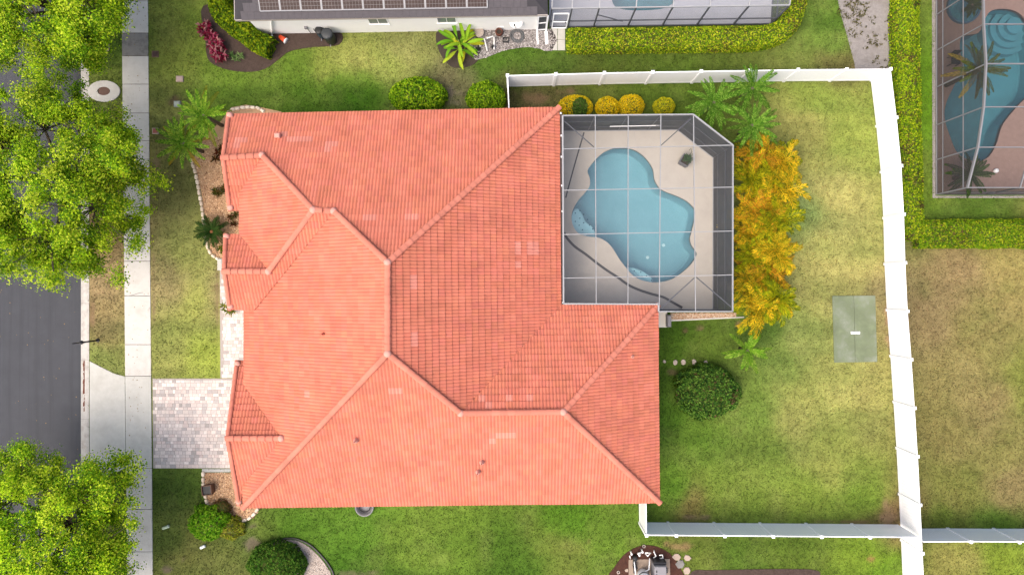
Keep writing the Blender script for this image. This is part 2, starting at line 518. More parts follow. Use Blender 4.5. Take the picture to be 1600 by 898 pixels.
# ------------------------------------------------------------------ house roof geometry
ZE = 3.0
ROOF = {
 'north': [(355, 178, 3.0), (346, 247, 4.3), (410, 243, 4.3), (490, 328, 5.74), (522, 330, 5.8), (606, 410, 7.2), (874, 168, 3.0)],
 'east': [(874, 168, 3.0), (606, 410, 7.2), (606, 552, 7.2), (720, 645, 5.62), (877, 476, 3.0)],
 'wing_north': [(877, 476, 3.0), (720, 645, 5.62), (880, 643, 5.62), (1028, 476, 3.0)],
 'wing_east': [(1028, 476, 3.0), (880, 643, 5.62), (1031, 785, 3.0)],
 'south': [(380, 793, 3.0), (606, 552, 7.2), (720, 645, 5.62), (880, 643, 5.62), (1031, 785, 3.0)],
 'west': [(381, 484, 3.0), (398, 484, 3.43), (522, 331, 5.75), (606, 410, 7.2), (606, 552, 7.2), (380, 793, 3.0), (379, 759, 2.98), (440, 684, 4.24), (381, 600, 3.0)],
 'gable_south': [(346, 247, 4.3), (410, 243, 4.3), (383, 290, 3.62), (383, 329, 3.0), (357, 329, 3.0)],
 'entry_west': [(374.5, 303, 3.47), (410, 243, 4.28), (490, 328, 5.74), (420, 424, 4.44), (374.5, 366, 3.47)],
 'porch_north': [(350, 366, 3.47), (348, 424, 4.44), (420, 424, 4.44), (374.5, 366, 3.47)],
 'porch_south': [(348, 424, 4.44), (420, 424, 4.44), (490, 328, 5.8), (522, 331, 5.8), (398, 484, 3.47), (357, 484, 3.47)],
 'garage_north': [(368, 563, 2.4), (353, 684, 4.24), (440, 684, 4.24), (384, 604, 3.02), (386, 563, 2.4)],
 'garage_south': [(353, 684, 4.24), (440, 684, 4.24), (379, 759, 2.88), (377, 788, 2.43), (371, 788, 2.43)],
}
house_base = P(700, 480)
house = thing('house', 'large house under a hipped coral red tile roof beside the screened pool', 'house', house_base)
roof_m = MB()
planes = {}
for k, pv in ROOF.items():
    pts = [P(*v) for v in pv]
    A = np.array([(p.x, p.y, 1) for p in pts]); z = np.array([p.z for p in pts])
    ab, *_ = np.linalg.lstsq(A, z, rcond=None)
    planes[k] = (ab, pts)
    n = len(pts)
    top = [Vector((p.x, p.y, ab[0] * p.x + ab[1] * p.y + ab[2] - 0.035)) for p in pts]
    bot = [t - Vector((0, 0, 0.14)) for t in top]
    ar = sum(pts[i].x * pts[(i + 1) % n].y - pts[(i + 1) % n].x * pts[i].y for i in range(n))
    if ar < 0: top, bot = top[::-1], bot[::-1]
    tri = tessellate_polygon([[Vector((t.x, t.y, 0)) for t in top]])
    fs = []
    for t in tri:
        a, b, c = t
        cr = (top[b] - top[a]).cross(top[c] - top[a]).z
        fs.append((a, b, c) if cr > 0 else (a, c, b))
    fs += [tuple(n + i for i in f[::-1]) for f in fs[:]]
    fs += [(i, n + i, n + (i + 1) % n, (i + 1) % n) for i in range(n)]
    roof_m.add(top + bot, fs)
UNDER = M('roof_underlay', ob(196, 96, 80), 0.9, 0.15, 6)
roof = roof_m.build('roof', UNDER, house)

TW, TE_ = 0.31, 0.285        # tile width (two rolls), exposed length in plan
prof_t = [0, .09, .25, .41, .5, .59, .75, .91, 1.0]
prof_h = [0, .017, .036, .017, 0, .017, .036, .017, 0]
def tile_geo(ab, org, A, D, rows=(0.0, 1.0)):
    "corner points of one double-roll tile, laid on the roof plane at plan point org"
    V = []
    for s, lift in ((-0.02, -0.03), (0.03, 0.002), (TE_ + 0.012, 0.045), (TE_ + 0.004, None)):
        for t, h in zip(prof_t, prof_h):
            x = org[0] + A[0] * t * TW + D[0] * s; y = org[1] + A[1] * t * TW + D[1] * s
            z = ab[0] * x + ab[1] * y + ab[2]
            V.append((x, y, z + ((lift + h) if lift is not None else h * 0.5 - 0.03)))
    return V
NT = len(prof_t)
TF = []
for r in range(3):
    for i in range(NT - 1):
        TF.append((r * NT + i, (r + 1) * NT + i, (r + 1) * NT + i + 1, r * NT + i + 1))
def clip_tri(poly, tri):
    "clip a 3D polygon in plan by a plan triangle"
    for i in range(3):
        ax, ay = tri[i]; bx, by = tri[(i + 1) % 3]
        out = []
        n = len(poly)
        if n == 0: return out
        ds = [(bx - ax) * (p[1] - ay) - (by - ay) * (p[0] - ax) for p in poly]
        for j in range(n):
            p, q = poly[j], poly[(j + 1) % n]; dp, dq = ds[j], ds[(j + 1) % n]
            if dp >= 0: out.append(p)
            if (dp >= 0) != (dq >= 0):
                u = dp / (dp - dq)
                out.append(tuple(p[c] + (q[c] - p[c]) * u for c in range(3)))
        poly = out
    return poly

base_t = np.array(ob(224, 134, 110, 0.61))
full = []          # (z, face, org, tint)
SV, SF, SCc = [], [], []       # the joined rest
PALE = [(443, 214), (452, 214), (461, 214), (471, 214), (481, 214), (368, 218), (379, 218), (373, 227), (515, 223), (526, 223), (509, 233),
        (576, 337), (586, 337), (640, 336), (650, 336), (643, 438), (644, 447), (643, 524), (643, 534), (609, 607), (621, 607),
        (812, 384), (825, 384), (834, 384), (808, 396), (830, 397), (840, 397), (812, 409), (775, 678), (772, 688), (792, 675), (802, 675), (478, 618),
        (757, 620), (795, 622), (829, 620), (765, 632)]
pale_w = []
for k, (ab, pts) in planes.items():
    g = Vector((ab[0], ab[1])); D = -g.normalized()
    # rows run along the eave: square the fall line to the house's own axes (the house is turned about one degree)
    ang = math.atan2(D.y, D.x); th = math.radians(0.8)
    qn = round((ang - th) / (math.pi / 2)); ang = qn * math.pi / 2 + th
    D = (math.cos(ang), math.sin(ang)); A = (-D[1], D[0])
    # A runs to the left of the fall line: flip so faces look up
    poly = [(p.x, p.y) for p in pts]
    if sum(poly[i][0] * poly[(i + 1) % len(poly)][1] - poly[(i + 1) % len(poly)][0] * poly[i][1] for i in range(len(poly))) < 0: poly = poly[::-1]
    ss = [p[0] * D[0] + p[1] * D[1] for p in poly]; ts = [p[0] * A[0] + p[1] * A[1] for p in poly]
    smax = max(ss) + 0.0
    ns = int((smax - min(ss)) / TE_) + 2; ntt = int((max(ts) - min(ts)) / TW) + 2
    tris = []
    for t in tessellate_polygon([[Vector((p[0], p[1], 0)) for p in poly]]):
        q = [poly[i] for i in t]
        if (q[1][0] - q[0][0]) * (q[2][1] - q[0][1]) - (q[1][1] - q[0][1]) * (q[2][0] - q[0][0]) < 0: q = q[::-1]
        tris.append(q)
    eave_pad = 0.0
    for j in range(ns):
        s0 = smax - (j + 1) * TE_
        for i in range(ntt):
            t0 = min(ts) + i * TW
            org = (A[0] * t0 + D[0] * s0, A[1] * t0 + D[1] * s0)
            cs = np.array([(org[0] + A[0] * a + D[0] * b, org[1] + A[1] * a + D[1] * b) for a in (0.0, TW / 2, TW) for b in (0.0, TE_ * 0.5, TE_ - 0.01)])
            ins = inpoly(cs[:, 0], cs[:, 1], poly)
            if not ins.any():
                # a sliver may still touch the polygon
                continue
            if ins.all():
                cx, cy = cs[4]
                full.append([ab[0] * cx + ab[1] * cy + ab[2], k, org, A, D, cx, cy, False])
            else:
                V = tile_geo(ab, org, A, D)
                tint = base_t * random.uniform(0.92, 1.06) * np.array([1, random.uniform(.96, 1.04), random.uniform(.95, 1.06)])
                for f in TF:
                    pf = [V[a] for a in f]
                    for tr in tris:
                        c = clip_tri(pf, tr)
                        if len(c) >= 3:
                            for q in range(1, len(c) - 1):
                                n0 = len(SV); SV += [c[0], c[q], c[q + 1]]; SF.append((n0, n0 + 1, n0 + 2)); SCc += [tint] * 3
for (px, py) in PALE:
    best = min(full, key=lambda f: (f[5] - P(px, py, f[0]).x) ** 2 + (f[6] - P(px, py, f[0]).y) ** 2)
    best[7] = True
full.sort(key=lambda f: (not f[7], -f[0]))
tile_meshes = {}
hb = house_base
for idx, (z, k, org, A, D, cx, cy, pale) in enumerate(full):
    ab = planes[k][0]
    tint = base_t * random.uniform(0.92, 1.06) * np.array([1, random.uniform(.96, 1.04), random.uniform(.95, 1.06)])
    if idx < 300:
        v = random.randrange(5)
        key = (k, ('p', v) if pale else v)
        if key not in tile_meshes:
            V = np.array(tile_geo(ab, org, A, D)); V -= np.array((org[0], org[1], ab[0] * org[0] + ab[1] * org[1] + ab[2]))
            c = np.array(ob(234, 152, 134, 0.62)) * random.uniform(.86, 1.06) if pale else tint
            tile_meshes[key] = fast_mesh('tile', V, [f for f in TF], [c] * len(V), TILE)
        link('tile', tile_meshes[key], roof, Vector((org[0], org[1], ab[0] * org[0] + ab[1] * org[1] + ab[2])) - hb)
    else:
        V = tile_geo(ab, org, A, D)
        n0 = len(SV)
        SV += V
        for f in TF:
            SF.append((n0 + f[0], n0 + f[1], n0 + f[2])); SF.append((n0 + f[0], n0 + f[2], n0 + f[3]))
        SCc += [tint] * len(V)
o = link('tile_field', fast_mesh('tile_field', np.array(SV) - np.array(hb), SF, SCc, TILE), roof)
o['kind'] = 'stuff'

# ridge, hip and rake caps
def cap_mesh(tint, r=0.135):
    V, F = [], []
    L = 0.42
    for s, q, lift in ((0, r * 1.08, 0.03), (L, r * 0.92, 0.0), (0, r * 0.9, 0.02)):
        for a in range(9):
            t = math.pi * a / 8
            V.append((s, q * math.cos(t), q * 0.62 * math.sin(t) + lift))
    for i in range(8):
        F.append((i, i + 1, 10 + i, 9 + i)); F.append((18 + i, 19 + i, 1 + i, i))
    return fast_mesh('ridge_cap', V, F, [tint] * len(V), TILE, False)
cap_tints = [np.array(ob(230, 144, 122, 0.60)) * f for f in (0.92, 0.98, 1.04)]
caps = [cap_mesh(t) for t in cap_tints]
rcaps = [cap_mesh(t, 0.10) for t in cap_tints]
def cap_run(a, b, lift=0.05, meshes=caps, step=0.34):
    p, q = P(*a), P(*b)
    if q.z < p.z: p, q = q, p
    p = p + Vector((0, 0, lift)); q = q + Vector((0, 0, lift))
    d = (q - p); Ln = d.length; d.normalize()
    y = Vector((0, 0, 1)).cross(d).normalized(); zz = d.cross(y)
    n = max(1, int(Ln / step))
    rot = Matrix((d, y, zz)).transposed().to_euler()
    for i in range(n):
        link('ridge_cap', random.choice(meshes), roof, p + d * (i * (Ln - 0.40) / max(n - 1, 1)) - hb, rot)
for a, b in [((874, 168, 3.0), (606, 410, 7.2)), ((606, 410, 7.2), (606, 552, 7.2)), ((606, 552, 7.2), (380, 793, 3.0)), ((606, 552, 7.2), (720, 645, 5.62)),
             ((720, 645, 5.62), (880, 643, 5.62)), ((880, 643, 5.62), (1028, 476, 3.0)), ((880, 643, 5.62), (1031, 785, 3.0)), ((606, 410, 7.2), (522, 330, 5.8)),
             ((522, 330, 5.8), (490, 328, 5.76)), ((490, 328, 5.74), (410, 243, 4.3)), ((410, 243, 4.3), (346, 247, 4.3)), ((490, 328, 5.74), (420, 424, 4.44)),
             ((420, 424, 4.44), (348, 424, 4.44)), ((440, 684, 4.24), (353, 684, 4.24))]:
    cap_run(a, b)
for a, b in [((355, 178, 3.0), (346, 247, 4.3)), ((357, 329, 3.0), (346, 247, 4.3)), ((350, 366, 3.47), (348, 424, 4.44)), ((357, 484, 3.47), (348, 424, 4.44)),
             ((368, 563, 2.4), (353, 684, 4.24)), ((371, 788, 2.43), (353, 684, 4.24))]:
    p, q = P(*a), P(*b)
    cap_run((a[0] + 3, a[1], a[2]), (b[0] + 3, b[1], b[2]), 0.04, rcaps)
LTIP = M('mortar_cap', ob(240, 174, 158), 0.85, 0.08, 14)
for v in [(606, 410, 7.2), (606, 552, 7.2), (880, 643, 5.62), (720, 645, 5.62), (522, 330, 5.8), (490, 328, 5.76), (410, 243, 4.3), (420, 424, 4.44), (440, 684, 4.24),
          (360, 181, 3.05), (361, 324, 3.05), (355, 370, 3.5), (361, 478, 3.5), (372, 568, 2.45), (374, 782, 2.45)]:
    c = P(*v)
    mm = MB().lathe((c.x, c.y, c.z), [(0.17, 0.02), (0.165, 0.10), (0.12, 0.16), (0.06, 0.185), (0.01, 0.19)], 10)
    mm.build('junction_cap', LTIP, roof, True)
# vents
c = P(435, 213, 3.75)
MB().bevbox((c.x, c.y, c.z + 0.10), (0.26, 0.22, 0.26), 0.03).build('roof_vent', LTIP, roof)
for px, py, zz in ((507, 521, 5.35), (556, 688, 5.1), (747, 737, 4.15), (753, 722, 4.4), (987, 557, 3.75)):
    c = P(px, py, zz)
    mm = MB().lathe((c.x, c.y, c.z - 0.1), [(0.13, 0.0), (0.12, 0.12), (0.06, 0.17), (0.055, 0.42), (0.04, 0.42), (0.04, 0.30)], 10)
    mm.build('vent_pipe', LTIP if px != 507 else UNDER, roof, True)

# walls under the roof
W = [(368, 192, 2.9), (857, 184, 2.9), (862, 487, 2.9), (1012, 487, 2.9), (1015, 770, 2.9), (392, 776, 2.3)]
wl = [XY(370, 192, 3), XY(858, 184, 3), XY(860, 489, 3), XY(1012, 489, 3), XY(1015, 770, 3), XY(396, 776, 3), XY(390, 576, 3), XY(396, 576, 3), XY(396, 470, 3), XY(372, 470, 3), XY(372, 380, 3), XY(390, 380, 3), XY(390, 318, 3), XY(370, 318, 3)]
MB().prism(wl, -0.1, 2.36).build('wall', BEIGE, house)
wl2 = [XY(404, 192, 3), XY(858, 184, 3), XY(860, 489, 3), XY(1012, 489, 3), XY(1015, 770, 3), XY(404, 776, 3)]
MB().prism(wl2, 2.36, 2.84).build('upper_wall', BEIGE, house)
NO_GRASS.append(wl)
# gable ends
for (a, b, c, zb) in (((355, 190, 3.0), (346, 247, 4.2), (357, 318, 3.0), 2.3), ((352, 376, 3.4), (348, 424, 4.3), (357, 474, 3.4), 2.3), ((370, 578, 2.5), (353, 684, 4.1), (373, 775, 2.5), 2.3)):
    x0 = max(P(*a).x, P(*c).x) + 0.3
    pa, pb, pc = P(*a), P(*b), P(*c)
    tri = [(pa.y, zb), (pa.y, pa.z - .2), (pb.y, pb.z - .22), (pc.y, pc.z - .2), (pc.y, zb)]
    mm = MB()
    mm.add([(x0, y, z) for y, z in tri] + [(x0 + 0.5, y, z) for y, z in tri], [(0, 1, 2, 3, 4), (9, 8, 7, 6, 5)] + [(i, 5 + i, 5 + (i + 1) % 5, (i + 1) % 5) for i in range(5)])
    mm.build('gable_wall', BEIGE, house)
# gutter along the lanai
mm = MB()
mm.bar(P(876.5, 176, 2.9), P(879.0, 472, 2.9), 0.12, 0.12)
mm.bar(P(879, 474.5, 2.9), P(1027, 474, 2.9), 0.12, 0.12)
mm.build('gutter', M('bronze_gutter', ob(92, 82, 78), 0.5, 0.2, 10), house)
for px, py in ((876, 177), (877, 212), (877.5, 245), (878, 290), (879, 330), (880, 473), (1028, 474)):
    c = P(px, py, 2.98)
    MB().bevbox((c.x, c.y, c.z), (0.09, 0.09, 0.06), 0.02).build('gutter_bracket', WHITEP, house)

# ------------------------------------------------------------------ pool deck, pool, screen cage
ZD = 0.10
pool_px = [(972, 231.5), (954.6, 233), (939.5, 241), (926, 254.6), (918, 267), (921.5, 278), (921.5, 290), (915, 300), (903.5, 313), (895, 328.5), (893, 341), (896, 354),
           (904, 364.5), (918, 369.5), (934, 371), (946, 376.5), (956, 386), (966, 402), (978, 418), (990, 431), (1004, 438), (1020, 441), (1036, 440), (1052, 435), (1068, 424),
           (1081, 411), (1088, 399), (1087.5, 393), (1081, 384), (1078, 374), (1080, 364), (1084, 348), (1086.5, 334), (1084, 325), (1074, 315), (1059, 307), (1036, 298), (1028, 290.6), (1022.5, 280),
           (1020, 264), (1009.5, 248), (996, 237), (984, 232.5)]
pool = [p[:2] for p in catmull([(*XY(x, y, ZD), 0) for x, y in pool_px], 3)]
ctop = [(879, 181), (1083, 179), (1145, 227), (1144.5, 486.5), (1029, 486.5)]
ZC = 3.3
cage_xy = [XY(x, y, ZC) for x, y in ctop]
deck_out = [XY(850, 200, 3), (cage_xy[0][0], cage_xy[0][1] + .06), (cage_xy[1][0], cage_xy[1][1] + .06), (cage_xy[2][0] + .06, cage_xy[2][1]), (cage_xy[3][0] + .06, cage_xy[3][1] - .06),
            (cage_xy[4][0] - 0.3, cage_xy[4][1] - .06), XY(1000, 500, 3), XY(850, 500, 3)]
def holed(name, outer, inner, z, mat, thick=0.25):
    lo = [Vector((p[0], p[1], 0)) for p in outer]; li = [Vector((p[0], p[1], 0)) for p in inner]
    tri = tessellate_polygon([lo, li])
    al = [(p.x, p.y, z) for p in lo + li]
    mb = MB()
    fs = []
    for a, b, c in tri:
        A_, B_, C_ = Vector(al[a]), Vector(al[b]), Vector(al[c])
        fs.append((a, b, c) if (B_ - A_).cross(C_ - A_).z > 0 else (a, c, b))
    n = len(al)
    al2 = al + [(p[0], p[1], z - thick) for p in al]
    for s, e in ((0, len(lo)), (len(lo), n)):
        for i in range(s, e):
            j = i + 1 if i + 1 < e else s
            fs.append((i, j, n + j, n + i))
    mb.add(al2, fs)
    return struct(name, mb, mat)
holed('pool_deck', deck_out, pool, ZD, DECKM)
NO_GRASS.append(deck_out)
def shrink(poly, f):
    cx = sum(p[0] for p in poly) / len(poly); cy = sum(p[1] for p in poly) / len(poly)
    return [(cx + (p[0] - cx) * f, cy + (p[1] - cy) * f) for p in poly]
HOLES.append(shrink(deck_out, 0.93))
# greyer deck near the house: lower sheet paints house shade, upper is concrete; drain strips bound both
gl = [XY(x, y, ZD) for x, y in [(880, 366), (884, 372), (897, 385), (914, 397), (931, 410), (948, 422), (965, 433), (981, 445), (998, 453), (1016, 459), (1036, 464), (1048, 471), (1066, 481), (1030, 482.5), (1000, 500), (870, 500), (862, 366)]]
struct('patio_and_shade', MB().prism(gl, ZD - 0.05, ZD + 0.006), DECKG)
gu = [XY(x, y, ZD) for x, y in [(912, 207), (907, 226), (900, 250), (893, 275), (887, 297), (883, 310), (862, 310), (862, 207)]]
struct('patio_and_shade', MB().prism(gu, ZD - 0.05, ZD + 0.006), DECKG)
def strip(name, px, w, z0, z1, mat, parent=None):
    pts = [Vector((*XY(x, y, z1), 0)) for x, y in px]
    pts = [Vector(p) for p in catmull([tuple(p) for p in pts], 4, False)]
    Lp, Rp = [], []
    for i, p in enumerate(pts):
        d = (pts[min(i + 1, len(pts) - 1)] - pts[max(i - 1, 0)]).normalized()
        nn = Vector((-d.y, d.x, 0))
        Lp.append(p + nn * w / 2); Rp.append(p - nn * w / 2)
    poly = [(p.x, p.y) for p in Lp] + [(p.x, p.y) for p in Rp[::-1]]
    return MB().prism(poly, z0, z1)
dr = strip('d', [(881, 363), (886, 372), (898, 385), (915, 397), (931.5, 410), (948, 422), (965, 433), (981, 444.5), (998, 452.5), (1016, 458.5), (1036, 464), (1048, 470.5), (1066, 480.5)], 0.13, ZD - 0.04, ZD + 0.011, DRAIN)
tag(dr.build('deck_drain', DRAIN), 'dark drain channel curving across the pool deck near the house', 'drain')
dr = strip('d', [(912.5, 207), (907, 226), (900, 250), (893, 275), (887, 297), (884, 309)], 0.07, ZD - 0.04, ZD + 0.011, DRAIN)
tag(dr.build('deck_drain', DRAIN), 'narrow dark drain line slanting across the top left of the pool deck', 'drain')
struct('deck_joint', strip('j', [(990.5, 203), (992, 215), (995, 230)], 0.02, ZD - .01, ZD + 0.003, DECKG), DECKG)
struct('sidewalk_crack', strip('c', [(194.5, 462.6), (200, 462), (207, 461), (213, 459), (218, 457.5), (223.5, 457)], .018, .02, .0435, DRAIN), DRAIN)
lm = MB()
for _ in range(420):
    if random.random() < .55: lx_, ly_, lz_ = random.uniform(RW + .4, KX0 - .1), random.uniform(-16, 16), -.104
    else: lx_, ly_, lz_ = P(random.uniform(200, 232), 0).x, random.uniform(-16, 16), .044
    la_ = random.uniform(0, 6.28); ls_ = random.uniform(.015, .04)
    lm.add([(lx_ + math.cos(la_ + k_) * ls_ * (1 if k_ in (0, math.pi) else .5), ly_ + math.sin(la_ + k_) * ls_, lz_ + .004 * (k_ > 2)) for k_ in (0, 1.57, math.pi, 4.71)], [(0, 1, 2, 3)])
tag(lm.build('fallen_leaves', M('dry_leaf', ob(168, 140, 96), .9, .4, 3)), 'dry fallen leaves scattered over the road and sidewalk', 'leaf litter', kind='stuff')
# basin
def basin(name, outline, depth, plaster, band=True, z_top=ZD):
    n = len(outline)
    root = setting(name)
    m = MB()
    inner = shrink(outline, 0.975)
    vs = [(p[0], p[1], z_top - 0.16) for p in outline] + [(p[0], p[1], -depth * 0.93) for p in outline] + [(p[0], p[1], -depth) for p in inner]
    fs = []
    for L_ in (0, n):
        for i in range(n):
            j = (i + 1) % n
            fs.append((L_ + i, L_ + j, L_ + n + j, L_ + n + i))
    tri = tessellate_polygon([[Vector((p[0], p[1], 0)) for p in inner]])
    for a, b, c in tri: fs.append((2 * n + a, 2 * n + b, 2 * n + c))
    m.add(vs, fs); m.build('basin', plaster, root, False)
    m = MB()
    vs = [(p[0], p[1], z_top - 0.002) for p in outline] + [(p[0], p[1], z_top - 0.16) for p in outline]
    m.add(vs, [(i, (i + 1) % n, n + (i + 1) % n, n + i) for i in range(n)])
    m.build('waterline_tiles', PTILE, root)
    return root
pb = basin('swimming_pool', pool, 1.45, PLAST)
ZW = ZD - 0.09
def sheet(name, poly, z, mat, parent=None):
    tri = tessellate_polygon([[Vector((p[0], p[1], 0)) for p in poly]])
    mb = MB()
    fs = []
    for a, b, c in tri:
        cr = (poly[b][0] - poly[a][0]) * (poly[c][1] - poly[a][1]) - (poly[b][1] - poly[a][1]) * (poly[c][0] - poly[a][0])
        fs.append((a, b, c) if cr > 0 else (a, c, b))
    mb.add([(p[0], p[1], z) for p in poly], fs)
    return mb.build(name, mat, parent)
sheet('water', pool, ZW, WATER)['kind'] = 'structure'
# steps and fittings in the pool
st1 = [XY(x, y, 0) for x, y in [(893.5, 341), (896, 354), (904, 364.5), (918, 369), (931, 370), (931, 362), (925, 352), (916, 345), (911, 334), (904, 325), (898, 327)]]
st1 = [p[:2] for p in catmull([(*p, 0) for p in st1], 3)]
MB().prism(st1, -1.0, -0.42).build('step', PLAST2, pb)
st2 = [XY(x, y, 0) for x, y in [(979, 419), (990, 431), (1004, 438), (1018, 441), (1022, 437), (1012, 427), (998, 420), (987, 418)]]
st2 = [p[:2] for p in catmull([(*p, 0) for p in st2], 3)]
MB().prism(st2, -1.0, -0.42).build('step', PLAST2, pb)
for x, y in [(906, 329), (912, 335), (899, 333), (906, 341), (899, 346), (912, 348), (905, 352), (918, 343), (921, 352), (910, 359), (926, 358), (991, 423), (1001, 425), (1010, 431), (1018, 438)]:
    c = P(x, y, -0.42)
    MB().box((c.x, c.y, -0.415), (0.06, 0.06, 0.012), 0.4).build('step_tile', PTILE, pb)
for x, y in [(1037, 383), (1012, 402), (1042, 310), (1018, 290)]:
    c = P(x, y, -1.4)
    big = y > 350
    MB().lathe((c.x, c.y, -1.44), [(0.09 if big else .04, 0), (0.09 if big else .04, 0.02), (0.05 if big else .02, 0.05)], 12).build('floor_drain', WHITEP, pb)

# cage frame
cage = thing('pool_cage', 'flat screened pool enclosure with pale frame beside the red tile roof', 'pool enclosure', (*XY(1012, 340), ZD))
def frame_bar(p, q, w=0.05, h=0.10, name='beam', mat=ALU, parent=cage):
    return MB().bar(p, q, w, h).build(name, mat, parent)
T = [P(x, y, ZC) for x, y in ctop]
B = [Vector((t.x, t.y, ZD)) for t in T]
for i in range(0, 4):
    frame_bar(T[i], T[i + 1], 0.05, 0.12)
    frame_bar(B[i] + Vector((0, 0, .03)), B[i + 1] + Vector((0, 0, .03)), 0.06, 0.06, 'sill')
    for h in (0.85, 2.05):
        a, b = B[i].copy(), B[i + 1].copy(); a.z = b.z = ZD + h
        frame_bar(a, b, 0.04, 0.05, 'rail', ALUG)
frame_bar(P(879, 181, ZC), P(880.5, 474, ZC), 0.07, 0.1)
frame_bar(P(880.5, 474.5, ZC), P(1029, 475, ZC), 0.07, 0.1)
frame_bar(P(1029, 475, ZC), P(1029, 486.5, ZC), 0.07, 0.1)
for a, b in (((930, 180.5), (931.5, 474)), ((981.5, 180), (981, 474)), ((1032.5, 179.5), (1030, 475)), ((1083.5, 179), (1086.5, 486))):
    frame_bar(P(*a, ZC + 0.0), P(*b, ZC + 0.0), 0.032, 0.09)
for a, b in (((879, 233), (1145, 227)), ((879.5, 297.5), (1146, 292.5)), ((880, 366.5), (1146, 361)), ((880.5, 434.5), (1145, 429.5))):
    frame_bar(P(*a, ZC + 0.005), P(*b, ZC + 0.005), 0.032, 0.09)
for a, b in (((879, 187), (928, 230)), ((1079, 186), (1031, 229)), ((1032, 482), (1086, 433)), ((1088, 433), (1143, 480))):
    frame_bar(P(*a, ZC - 0.1), P(*b, ZC - 0.1), 0.045, 0.05, 'brace', ALUG)
posts = [(930, 180.5), (981.5, 180), (1032.5, 179.5), (1083, 179), (1145, 227), (1146, 293), (1146, 361), (1145, 430), (1144.5, 486), (1086, 486.5), (1029.5, 486.5), (880, 181)]
for x, y in posts:
    t = P(x, y, ZC - 0.06)
    frame_bar((t.x, t.y, ZD), t, 0.05, 0.06, 'post', ALUG)
# screens: one sheet per bay
cx = [879.5, 930.5, 981.5, 1032, 1085]; cy = [180, 231, 295.5, 364.5, 433, 474.5]
def quad(name, ps, mat, parent):
    return MB().add(ps, [tuple(range(len(ps)))]).build(name, mat, parent)
for i in range(4):
    for j in range(5):
        quad('roof_screen', [P(cx[i], cy[j], ZC), P(cx[i], cy[j + 1], ZC), P(cx[i + 1], cy[j + 1], ZC), P(cx[i + 1], cy[j], ZC)], SCR_ROOF, cage)
quad('roof_screen', [P(1083.5, 179, ZC), P(1085, 229, ZC), P(1145, 227, ZC)], SCR_ROOF, cage)
for a, b in ((229, 294), (294, 363), (363, 431), (431, 486)):
    quad('roof_screen', [P(1085, a, ZC), P(1085.5, b, ZC), P(1145, b, ZC), P(1145, a, ZC)], SCR_ROOF, cage)
def wall_screen(a, b, n, mat=SCR_WALL, parent=cage, z0=ZD + .03, z1=ZC):
    for i in range(n):
        p = a.lerp(b, i / n); q = a.lerp(b, (i + 1) / n)
        quad('wall_screen', [(p.x, p.y, z0), (q.x, q.y, z0), (q.x, q.y, z1), (p.x, p.y, z1)], mat, parent)
wall_screen(B[0], B[1], 4); wall_screen(B[1], B[2], 1); wall_screen(B[2], B[3], 4); wall_screen(B[3], B[4], 2)
# pool pole on the wall and the planter
p, q = P(953, 194, 1.6), P(1032, 192.5, 1.6)
mm = thing('pool_pole', 'long pale pole hung along the top screen wall of the pool cage', 'pole', p)
MB().tube([p + Vector((0, -.12, 0)), q + Vector((0, -.12, 0))], 0.022, 8).build('shaft', WHITEP, mm)
MB().tube([q + Vector((-.25, -.12, 0)), q + Vector((0, -.12, 0))], 0.03, 8).build('grip', ALU, mm)
pc = P(1068, 253, 0.2)
pl = thing('square_planter', 'grey square pot with trailing green plant on the pool deck', 'planter', (pc.x, pc.y, ZD))
def ring_pot(c, w, h, rz, mat, parent, soil=SOILM, wall=0.04, name='pot'):
    m = MB()
    ca, sa = math.cos(rz), math.sin(rz)
    L = []
    for r, z in ((w * .42, 0), (w * .5, h), (w * .5 - wall, h), (w * .5 - wall, h - .08)):
        for i, j in ((-1, -1), (1, -1), (1, 1), (-1, 1)):
            L.append((c[0] + (i * ca - j * sa) * r, c[1] + (i * sa + j * ca) * r, c[2] + z))
    fs = [(3, 2, 1, 0)]
    for k in range(3):
        for i in range(4):
            fs.append((k * 4 + i, k * 4 + (i + 1) % 4, k * 4 + 4 + (i + 1) % 4, k * 4 + 4 + i))
    m.add(L, fs).build(name, mat, parent)
    MB().add(L[12:], [(0, 1, 2, 3)]).build('soil', soil, parent)
ring_pot((pc.x, pc.y, ZD), 0.52, 0.62, math.radians(-30), M('slate_pot', ob(120, 122, 128), 0.6, 0.1, 5), pl)

# step, downspout and gravel strip south of the cage
struct('step_slab', MB().prism([XY(1026, 487.5), XY(1041.5, 487.5), XY(1041.5, 511), XY(1026, 511)], -.02, 0.14), M('pale_step', ob(236, 228, 214, .85), .85, .05, 4))
c = P(1044, 501, 0.3)
tag(MB().bevbox((c.x, c.y, 0.3), (0.2, 0.62, 0.6), 0.03).build('utility_box', GREYM), 'small grey metal box beside the pale step at the cage corner', 'utility box')
gs = bed([(1048, 489), (1150, 488.5), (1150, 495), (1048, 499.5)])
struct('gravel_strip', MB().prism(gs, -.02, 0.02), GRAVB); NO_GRASS.append(gs)
struct('strip_edging', MB().prism(bed([(1047, 499.5), (1162, 494.5), (1162, 496.2), (1047, 501.6)]), -.02, 0.07), CONC); NO_GRASS.append(bed([(1041, 487), (1165, 487), (1165, 498), (1041, 503)]))

